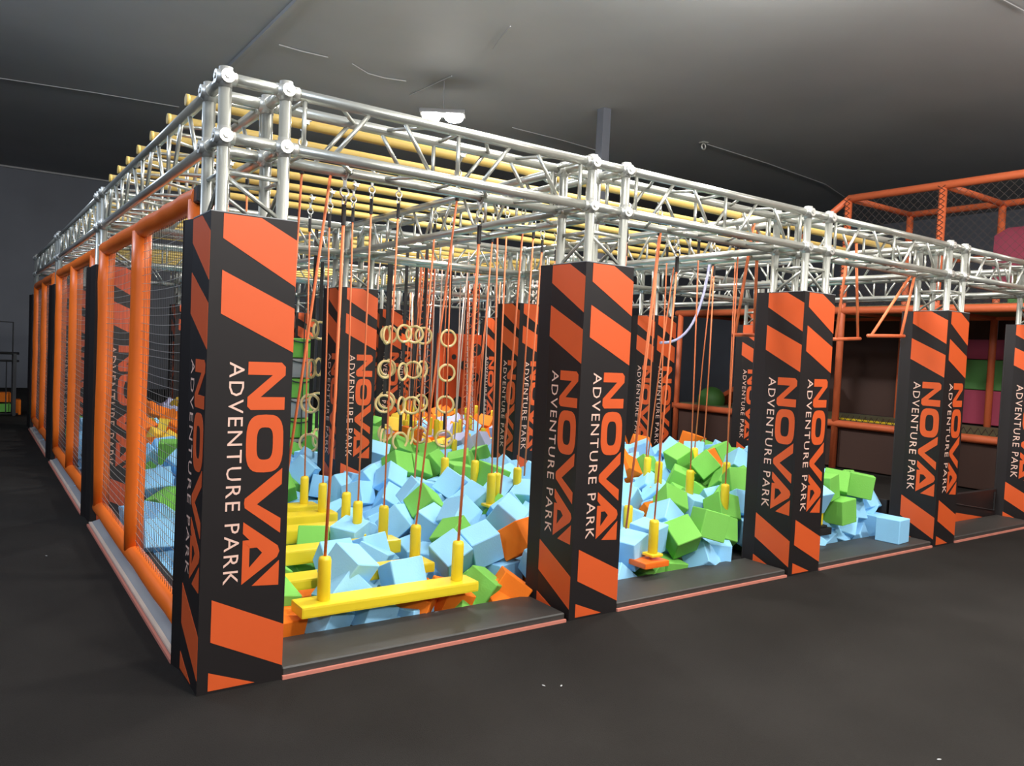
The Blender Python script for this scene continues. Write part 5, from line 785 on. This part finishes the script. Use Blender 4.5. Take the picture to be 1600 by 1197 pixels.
# ---------------------------------------------------------------- hanging obstacles
def clampm():
    b = MB(); b.torus((0, 0, 0), .032, .008, (1, 0, 0), 14, 6); b.tube([(0, 0, -.03), (0, 0, -.07)], .009, 6); b.box((-.014, -.05, -.008), (.014, -.028, .012))
    b.tube([(-.025, -.045, .0), (.025, -.045, .012)], .005, 6); b.torus((0, 0, -.095), .022, .005, (0, 1, 0), 12, 5); b.torus((0, 0, -.135), .022, .005, (1, 0, 0), 12, 5)
    return b.mesh('clamp', 'steel')
CLM = clampm()
SHM = MB().tube([(0, 0, 0), (0, 0, -.1)], .012, 8).mesh('sleeve', 'strap')
TUBEM = MB().tube([(0, 0, 0), (0, 0, .004), (0, 0, .205), (0, 0, .22), (0, 0, .225)], .033, 16, rf=lambda i: [.031, .033, .033, .028, .014][i]).mesh('foam_post', 'yellow', 1)
def rope(parent, top, bot, m='ropeo', r=.006, clamp=True, hang=.27, name='rope'):
    top = Vector(top); bot = Vector(bot)
    if clamp:
        obj('clamp', CLM, parent, top); a = top-Vector((0, 0, .155)); obj('sleeve', SHM, parent, a); a = a-Vector((0, 0, .09))
    else: a = top
    return obj(name, MB().tube([a, a.lerp(bot, .5)+Vector((random.uniform(-.008, .008), random.uniform(-.008, .008), 0)), bot], r, 6).mesh('rope', m, 1), parent)
PZ = 2.627
beamy = [(.38, .555, 1.58, .058), (.83, .45, 1.55, .06), (1.42, .42, 1.62, .09), (1.96, .42, 1.58, .1), (2.37, .42, 1.56, .1), (2.71, .42, 1.54, .1)]
for k, (y, xa, xb, h) in enumerate(beamy):
    t = thing('swinging_beam', 'yellow padded balance beam hanging on ropes, %s from the front border' % ORD[k], 'balance beam', (0, 0, 0), 'yellow swinging beams in the first front bay')
    obj('beam', MB().cbox((xa, y-.08, .2-h), (xb, y+.08, .2), .012).mesh('beam', 'yellow'), t)
    py = [.306, .68, 1.55, 1.97, 2.36, 2.72][k]; z = 2.333 if k == 0 else PZ
    for x, tx in ((xa+.14, xa+.14+(.02 if k else 0)), (xb-.1, xb-.1+[0, .1, .08, -.03, -.03, -.03][k])):
        obj('foam_post', TUBEM, t, (x, y, .199))
        rope(t, (tx, py, z if k else z-.0), (x, y, .42), r=.008 if k == 0 else .006)
STEPS = [((3.16, .78, .2), (3.22, .68)), ((2.98, .34, .2), (3.05, .33)), ((1.42, 1.62, .2), (1.4, 1.55)), ((2.44, 2.21, .38), (2.5, 2.36)), ((2.36, 1.39, .38), (2.42, 1.55)), ((2.72, 1.57, .38), (2.75, 1.55)),
         ((2.6, 2.0, .38), (2.65, 1.97)), ((2.48, 1.5, .36), (2.5, 1.55)), ((4.26, 1.71, .38), (4.3, 1.55)), ((4.16, 1.47, .38), (4.2, 1.55)), ((4.05, 1.01, .38), (4.1, 1.1)),
         ((4.85, 1.69, .45), (4.8, 1.55)), ((4.03, .63, .33), (4.08, .68)), ((4.53, 1.04, .42), (4.56, 1.1)), ((4.96, .42, .2), (5.2, .68)), ((3.3, 1.15, .2), (3.3, 1.1))]
SL = ['beside the second front pillar, left of the orange board', 'standing on the orange board in the second front bay', 'beside the third beam in the first bay', 'far back in the second bay, left one',
      'nearest of the cluster seen left of the second pillar', 'right edge of the cluster left of the second pillar', 'farthest of the cluster left of the second pillar', 'second nearest of the cluster left of the second pillar',
      'farthest in the third bay', 'second farthest in the third bay', 'left pair in the third bay, nearer one', 'left pair in the third bay, farther one', 'right pair in the third bay, nearer one', 'right pair in the third bay, farther one',
      'just right of the third front pillar', 'hidden behind the second front pillar edge']
for (b, tp), lb in zip(STEPS, SL):
    t = thing('hanging_post', 'yellow foam post on a rope, '+lb, 'foam post', (0, 0, 0), 'hanging yellow foam posts')
    obj('foam_post', TUBEM, t, b); rope(t, (tp[0], tp[1], PZ if tp[1] > .5 else 2.333), (b[0], b[1], b[2]+.22), 'ropeo', .006)
    obj('base_plate', MB().cbox((b[0]-.05, b[1]-.05, b[2]-.02), (b[0]+.05, b[1]+.05, b[2]), .004).mesh('base_plate', 'strap' if b[0] > 4.9 and b[1] < .6 else 'yellow'), t)
t = thing('foot_board', 'short orange board under the yellow posts in the second front bay', 'board', (0, 0, 0))
obj('board', MB().cbox((2.84, .26, .12), (3.06, .42, .16), .01).mesh('board', 'orange'), t)
t = thing('foot_board', 'pale yellow board beside the second front pillar above the cubes', 'board', (0, 0, 0))
obj('board', MB().cbox((2.75, .62, .15), (3.3, .9, .18), .008).mesh('board', 'ring'), t)
# dark rectangular plates seen by the third pillar
t = thing('foot_board', 'small black board under the yellow post right of the third pillar', 'board', (0, 0, 0))
obj('board', MB().cbox((4.8, .36, .12), (5.06, .54, .178), .008).mesh('board', 'strap'), t)

# rings on straps
ringm = MB().torus((0, 0, 0), .088, .0135, (0, 1, 0), 26, 8).mesh('ring', 'ring', 1)
RC = [(1.985, 4.1), (2.21, 4.5), (2.78, 4.1), (2.93, 4.0), (3.13, 4.15), (3.32, 4.3), (3.46, 4.0), (3.0, 4.5)]
RN = ['leftmost, near the corner pad', 'second from left, behind the leftmost', 'third from left, right of the orange pad', 'fourth from left', 'fifth from left', 'sixth from left', 'rightmost', 'rear one of the middle cluster']
for (x, y), lb in zip(RC, RN):
    t = thing('ring_chain', 'black strap with four cream climbing rings, '+lb, 'climbing rings', (x, y, 0), 'ring chains behind the second row')
    zs = [1.62, 1.25, .89, .52]; top = 2.6
    for z in zs:
        dz = random.uniform(-.02, .02)
        obj('ring', ringm, t, (0, 0, z+dz), (0, 0, random.uniform(-.9, .9)))
        obj('strap', MB().box((-.017, -.004, z+dz+.078), (.017, .004, top)).mesh('strap', 'strap'), t)
        top = z+dz-.078
# far hanging ropes with yellow foam posts
rr = random.Random(4)
FAR = []
while len(FAR) < 46:
    x, y = rr.uniform(2.7, 5.85), rr.uniform(4.2, 9.6)
    if len(FAR) > 30: x, y = rr.uniform(4.0, 5.9), rr.uniform(5.0, 7.5)
    if all((x-a)**2+(y-b)**2 > .05 for a, b in FAR) and x > 2.6+(y-4)*.32: FAR.append((x, y))
def fsx(p): v = CI @ Vector((p[0], p[1], .5)); return -v.x/v.z
FAR.sort(key=lambda p: (p[1] >= 6.87, fsx(p)))
n1 = sum(1 for p in FAR if p[1] < 6.87)
for k, (x, y) in enumerate(FAR):
    j = 1 if y < 6.87 else 2
    t = thing('hanging_post', 'yellow foam post on a long rope, ' + ordn[k if j == 1 else k-n1] + ' from left in the ' + ['near', 'middle', 'far'][j] + ' pit', 'foam post', (x, y, 0), 'far yellow posts in the %s pit' % ['near', 'middle', 'far'][j])
    zz = rr.uniform(.24, .42); dx = rr.uniform(-.12, .12)
    obj('foam_post', TUBEM, t, (0, 0, zz)); rope(t, (dx, rr.uniform(-.05, .05), 2.6), (0, 0, zz+.22), rr.choice(['ropep', 'ropep', 'ropeo']), .0075, clamp=False)
# long ropes in the front bays
FR = [((.62, .306, 2.31), (.60, .83, .42)), ((2.33, 1.1, 2.6), (2.28, 1.15, .5)), ((3.72, 1.55, 2.6), (3.68, 1.6, .4)), ((2.86, .306, 2.31), (2.84, .46, .35)),
      ((4.5, 1.97, 2.6), (4.48, 1.95, .45)), ((5.3, 1.97, 2.6), (5.27, 1.95, .5)), ((3.15, 1.97, 2.6), (3.1, 2.0, .45)), ((3.6, 2.36, 2.6), (3.6, 2.4, .45)), ((2.12, 1.97, 2.6), (2.05, 2.0, .4))]
FL = ['left end of the nearest beam', 'just right of the beams in the first bay', 'left of the third front pillar, deep in', 'close to the right edge of the second front pillar', 'middle of the third bay',
      'right part of the third bay', 'left part of the second bay', 'right part of the second bay', 'between the beams and the second bay']
for (a, b), lb in zip(FR, FL):
    t = thing('hanging_rope', 'orange rope hanging into the pit, '+lb, 'rope', (0, 0, 0), 'orange ropes in the front bays')
    rope(t, a, b, 'ropeo', .007, clamp=a[2] > 2.4)

# trapezes
def trapeze(a, b, apa, apb, lb, m='ropeo'):
    t = thing('trapeze', lb, 'trapeze', (0, 0, 0), 'orange trapezes at right')
    a, b = Vector(a), Vector(b); d = (b-a)
    obj('bar', MB().tube([a-d*.12, a-d*.1, b+d*.1, b+d*.12], .017, 10, rf=lambda i: [.006, .016, .016, .006][i]).mesh('bar', 'playo', 1), t)
    obj('rope', MB().tube([Vector(apa), a], .012, 8).mesh('rope', 'ropeo', 1), t)
    obj('rope', MB().tube([Vector(apb), b], .012, 8).mesh('rope', 'ropeo', 1), t)
trapeze((5.36, .306, 1.77), (5.82, .306, 1.79), (5.90, .306, 2.31), (5.97, .306, 2.31), 'orange trapeze bar left of the fourth front pillar, ropes slanting up right')
trapeze((5.44, .68, 1.74), (5.78, .68, 1.76), (5.55, .68, 2.6), (5.66, .68, 2.6), 'orange trapeze bar right of the third front pillar')
trapeze((4.1, .68, 1.71), (4.33, .68, 1.72), (4.25, .68, 2.6), (4.3, .68, 2.6), 'orange trapeze bar just left of the third front pillar')
t = thing('slack_hose', 'pale curved hose sagging between second and third pillars', 'hose', (0, 0, 0))
from math import comb
HP = [(5.0, 2.36, 1.66), (5.4, 2.36, 1.66), (5.6, 2.36, 1.95), (5.68, 2.36, 2.61)]
obj('hose', MB().tube([sum((Vector(HP[q])*(comb(3, q)*(1-s)**(3-q)*s**q) for q in range(4)), Vector()) for s in [k/14 for k in range(15)]], .014, 8).mesh('hose', 'purple', 1), t)

# green and grey padded climbing stack with net
t = thing('padded_stack', 'green and grey padded climbing tower under black net, beside the corner pad', 'climbing tower', (2.02, 5.0, 0))
for k in range(7):
    obj('cushion', MB().cbox((-.2, 0, .0+k*.22), (.3, .4, .215+k*.22), .04).mesh('cushion', 'green' if k % 2 == 0 else 'grey'), t)['label'] = 'green cushion' if k % 2 == 0 else 'grey cushion'
nb = MB()
for k in range(7): nb.tube([(-.22+.54*q/8, -.02, .2+k*.22-.03*math.sin(math.pi*(q % 4)/4)) for q in range(9)], .008, 5)
for x in (-.2, .0, .2, .32): nb.tube([(x, -.03, 0), (x, -.02, 1.9)], .007, 5)
obj('net', nb.mesh('net', 'net'), t)
t = thing('hanging_bag', 'black cloth bag hanging under the truss right of the corner pad', 'bag', (2.0, 5.0, 0))
obj('bag', MB().tube([(0, 0, 1.98), (0, 0, 1.9), (.01, 0, 1.78), (0, 0, 1.66), (0, 0, 1.6)], .1, 10, rf=lambda i: [.02, .05, .1, .12, .09][i]).mesh('bag', 'pad', 1), t)
obj('cord', MB().tube([(0, 0, 1.97), (0, 0, 2.33)], .006, 6).mesh('cord', 'strap'), t)
# red climbing panel with holes (dark discs are recessed cups)
t = thing('climbing_panel', 'red orange climbing board with dark holes at the back of the pit', 'climbing board', (0, 9.2, 0))
obj('board', MB().cbox((6.3, 0, 0), (7.4, .12, 1.78), .03).mesh('board', 'climb'), t)
for x, z in ((6.62, 1.35), (6.55, .95), (7.1, .98), (6.5, .62), (6.75, .5), (7.1, 1.5), (6.85, 1.2), (7.25, .6)):
    obj('hole', MB().tube([(x, -.004, z), (x, .03, z)], rr.choice([.05, .09, .12]), 14).mesh('hole', 'pad'), t)
for (x, y, lb) in ((3.72, 5.0, 'left one'), (4.75, 5.6, 'right one')):
    t = thing('cargo_net', 'narrow red rope cargo net hanging over the pit, '+lb, 'cargo net', (x, y, 0), 'red cargo nets')
    nb = MB()
    for s in (-.09, 0, .09): nb.tube([(s, 0, .35), (s, 0, 2.6)], .008, 5)
    for k in range(14):
        z = .4+k*.15; nb.tube([(-.09, 0, z), (.09, 0, z+.12)], .006, 5); nb.tube([(.09, 0, z), (-.09, 0, z+.12)], .006, 5)
    obj('net', nb.mesh('net', 'playo'), t)

# ---------------------------------------------------------------- fourth bay : black screen with print triangle
t = thing('black_screen', 'low black padded screen with orange triangle between fourth and fifth front pillars', 'screen', (0, .362, 0))
obj('panel', MB().cbox((6.40, 0, .0), (7.96, .04, .32), .006).mesh('panel', 'vinyl'), t)
obj('triangle_print', fixn(MB().prism([(7.0, .155), (7.0, .012), (7.9, .012)], (0, -.003, 0), (1, 0, 0), (0, 0, 1), (0, .003, 0)).mesh('triangle_print', 'oprint')), t)
obj('frame_line', MB().tube([(7.1, -.006, .225), (7.9, -.006, .10), (7.9, -.006, .29)], .006, 6).mesh('frame_line', 'rail'), t)
t = thing('black_wall_pad', 'tall black wall pad closing the pit side by the fourth pillar', 'wall pad', (6.03, .45, 0))
obj('padding', MB().cbox((0, 0, 0), (.05, 2.9, .32), .01).mesh('padding', 'pad'), t)

# ---------------------------------------------------------------- soft play structure at right
t = thing('play_structure', 'tall red orange framed soft play structure with nets at right', 'play structure', (9.8, 0, 0))
def rail(a, b, r=.055, m='playo', n='rail'): return obj(n, MB().tube([a, b], r, 12).mesh(n, m, 1), t)
YE0, YE1 = -4.5, 6.7
for z in (.66, 2.33): rail((0, YE0, z), (0, YE1, z))
rail((0, YE0, 3.97), (0, 3.42, 3.97))
rail((0, 3.42, 3.97), (.0, 4.2, 3.45), .045)
for z in (.66, 2.33, 3.97): rail((1.7, YE0, z), (1.7, YE1 if z < 3 else 3.42, z), .05)
rail((1.7, YE0, 3.2), (1.7, 3.0, 3.2), .045)
PYS = [6.6, 5.0, 3.42, 2.06, .7, -.7, -2.1, -3.5]
for y in PYS:
    rail((0, y, 0), (0, y, 3.97 if y < 3.5 else 2.33), .05, n='post'); rail((1.7, y, 0), (1.7, y, 3.97 if y < 3.5 else 2.33), .05, n='post')
    for z in (.66, 2.33)+((3.97,) if y < 3.5 else ()): rail((0, y, z), (1.7, y, z), .045, n='cross_rail')
def diamond(y0, y1, z0, z1, x, s=.11, r=.0025, m='netd'):
    b = MB(); w, h = y1-y0, z1-z0; k = -h
    while k < w:
        a = max(0, k); c = min(w, k+h)
        if c > a:
            b.tube([(x, y0+a, z0+a-k), (x, y0+c, z0+c-k)], r, 3, False); b.tube([(x, y0+a, z1-(a-k)), (x, y0+c, z1-(c-k))], r, 3, False)
        k += s
    o = obj('net', b.mesh('net', m), t); o['kind'] = 'stuff'; return o
for a, b in zip(PYS[2:], PYS[3:]): diamond(b, a, 2.38, 3.92, .0)
for a, b in zip(PYS[:], PYS[1:]): diamond(b, a, 2.38 if a > 3.5 else 2.38, 2.6, 1.7, .09)
for y in (2.06, .7, 3.42): 
    b = MB()
    for k in range(22):
        z = 2.42+k*.07
        b.tube([(-.052, y-.05, z), (-.055, y+.05, z+.07)], .004, 4); b.tube([(-.052, y+.05, z), (-.055, y-.05, z+.07)], .004, 4)
    obj('lacing', b.mesh('lacing', 'netd'), t)
b = MB()
for k in range(30):
    y = .75+k*.09; b.tube([(.02, y, .72), (.02, y+.045, .80)], .005, 4); b.tube([(.02, y+.09, .72), (.02, y+.045, .80)], .005, 4)
obj('lacing', b.mesh('lacing', 'netd'), t)
obj('deck', MB().cbox((.06, YE0, .66), (1.7, YE1, .72), .01).mesh('deck', 'mat'), t)
obj('deck_edge', MB().cbox((.06, 2.3, .72), (.16, 3.4, .745), .006).mesh('deck_edge', 'yellow'), t)
obj('upper_deck', MB().cbox((.06, YE0, 2.33), (1.7, YE1, 2.40), .01).mesh('upper_deck', 'mat'), t)
for a, b_ in zip(PYS, PYS[1:]):
    obj('lower_panel', MB().cbox((.03, b_+.05, .02), (.08, a-.05, .6), .008).mesh('lower_panel', 'litpad'), t)
    obj('back_panel', MB().cbox((1.78, b_+.02, .72), (1.84, a-.02, 2.3), .008).mesh('back_panel', 'litpad'), t)
for (y0, y1, z0, z1, m, n) in ((1.5, 2.75, .75, 1.25, 'magenta', 'magenta_panel'), (1.5, 2.75, 1.26, 1.7, 'greenp', 'green_panel'), (1.5, 2.75, 1.71, 2.0, 'magenta', 'magenta_panel'), (-.4, .9, .75, 1.5, 'magenta', 'magenta_panel'),
                               (-2.5, 1.9, 2.42, 3.15, 'greenp', 'green_panel')):
    obj(n, MB().cbox((1.68 if z0 > 2.2 else 1.7, y0, z0), (1.76, y1, z1), .008).mesh(n, m), t)
pan = []
for k in range(17): pan.append((math.cos(math.pi*k/16)*.42, math.sin(math.pi*k/16)*.42))
ap = [(-1.2, 0), (-1.2, 1.2), (.75, 1.2), (.75, 0)]
arch = [(.42, 0), (.75, 0), (.75, 1.0), (0, 1.0)]+[]
b = MB()
for k in range(16):
    a0, a1 = math.pi*k/16, math.pi*(k+1)/16
    def outp(a):
        c, s = math.cos(a), math.sin(a); f = min(.75/abs(c) if abs(c) > 1e-6 else 9, .85/s if s > 1e-6 else 9); return (c*f, s*f)
    b.prism([(math.cos(a0)*.42, math.sin(a0)*.42), outp(a0), outp(a1), (math.cos(a1)*.42, math.sin(a1)*.42)], (1.60, 1.35, 2.75), (0, 1, 0), (0, 0, 1), (.05, 0, 0))
obj('arch_panel', fixn(b.mesh('arch_panel', 'magenta')), t)
obj('arch_trim', MB().tube([(1.58, 1.35+math.cos(math.pi*k/16)*.44, 2.75+math.sin(math.pi*k/16)*.44) for k in range(17)], .035, 8).mesh('arch_trim', 'mat', 1), t)
obj('slide', fixn(MB().prism([(6.2, .72), (6.2, .8), (5.0, 1.5), (4.8, 1.5), (4.8, 1.42), (5.0, 1.4)], (.5, 0, 0), (0, 1, 0), (0, 0, 1), (.5, 0, 0)).mesh('slide', 'playo')), t)
obj('slide_top', MB().cbox((.48, 4.75, 1.48), (1.02, 5.1, 1.55), .01).mesh('top_edge', 'yellow'), t)
obj('dome', MB().ball((.3, 6.05, .8), .24, 16, 10, (1, 1, 1)).mesh('dome', 'greenp', 1), t)

# ---------------------------------------------------------------- far left barrier
t = thing('barrier', 'dark metal railing on the floor at far left', 'railing', (0, 12.5, 0))
for z, r in ((1.07, .022), (.94, .018), (.03, .018)): obj('rail', MB().tube([(-6, 0, z), (-.05, 0, z)], r, 8).mesh('rail', 'rail', 1), t)
for x in (-.11, -1.9, -3.7, -5.5): obj('post', MB().box((x-.025, -.02, 0), (x+.025, .02, 1.07)).mesh('post', 'rail'), t)
for k in range(24): obj('baluster', MB().tube([(-.23-k*.22, 0, .03), (-.23-k*.22, 0, .94)], .010, 6).mesh('baluster', 'rail'), t)
t = thing('gate_frame', 'thin dark gate outline rising above the far left railing', 'gate', (0, 12.62, 0))
obj('frame', MB().tube([(-1.2, 0, 0), (-1.2, 0, 1.6), (-.14, 0, 1.6), (-.14, 0, 0)], .014, 6).mesh('frame', 'rail'), t)
for k, (x0, x1, z0, z1, m, lb) in enumerate([(-.34-.42, -.15, .22, .38, 'cubeo', 'orange padded block, upper one at the far left railing'), (-.76, -.15, .05, .19, 'green', 'green padded block, lower one at the far left railing'),
        (-.09, .0, .0, .26, 'cubeo', 'small orange padded block next to the left side frames')]):
    t = thing('padded_block', lb, 'padded block', (x0, 12.66, z0))
    obj('block', MB().cbox((0, 0, 0), (x1-x0, .3, z1-z0), .012).mesh('block', m), t)

# ---------------------------------------------------------------- bits on the carpet
BITS = [(.55, -1.05), (1.35, -.62), (1.42, -.66), (-.55, -.8), (2.3, -1.9), (-.35, 2.6)]
BL = ['nearest the corner pillar', 'left of two in front of the second pillar', 'right of two in front of the second pillar', 'left of the corner pillar', 'near the bottom right', 'left of the second left side pad']
for (x, y), lb in zip(BITS, BL):
    tag(obj('lint', MB().ball((0, 0, .003), .005, 6, 4, (2.2, 1, .35)).mesh('lint', 'debris'), None, (x, y, 0), (0, 0, random.uniform(0, 3))), 'tiny pale lint on the dark carpet, '+lb, 'lint', 'lint on the carpet')
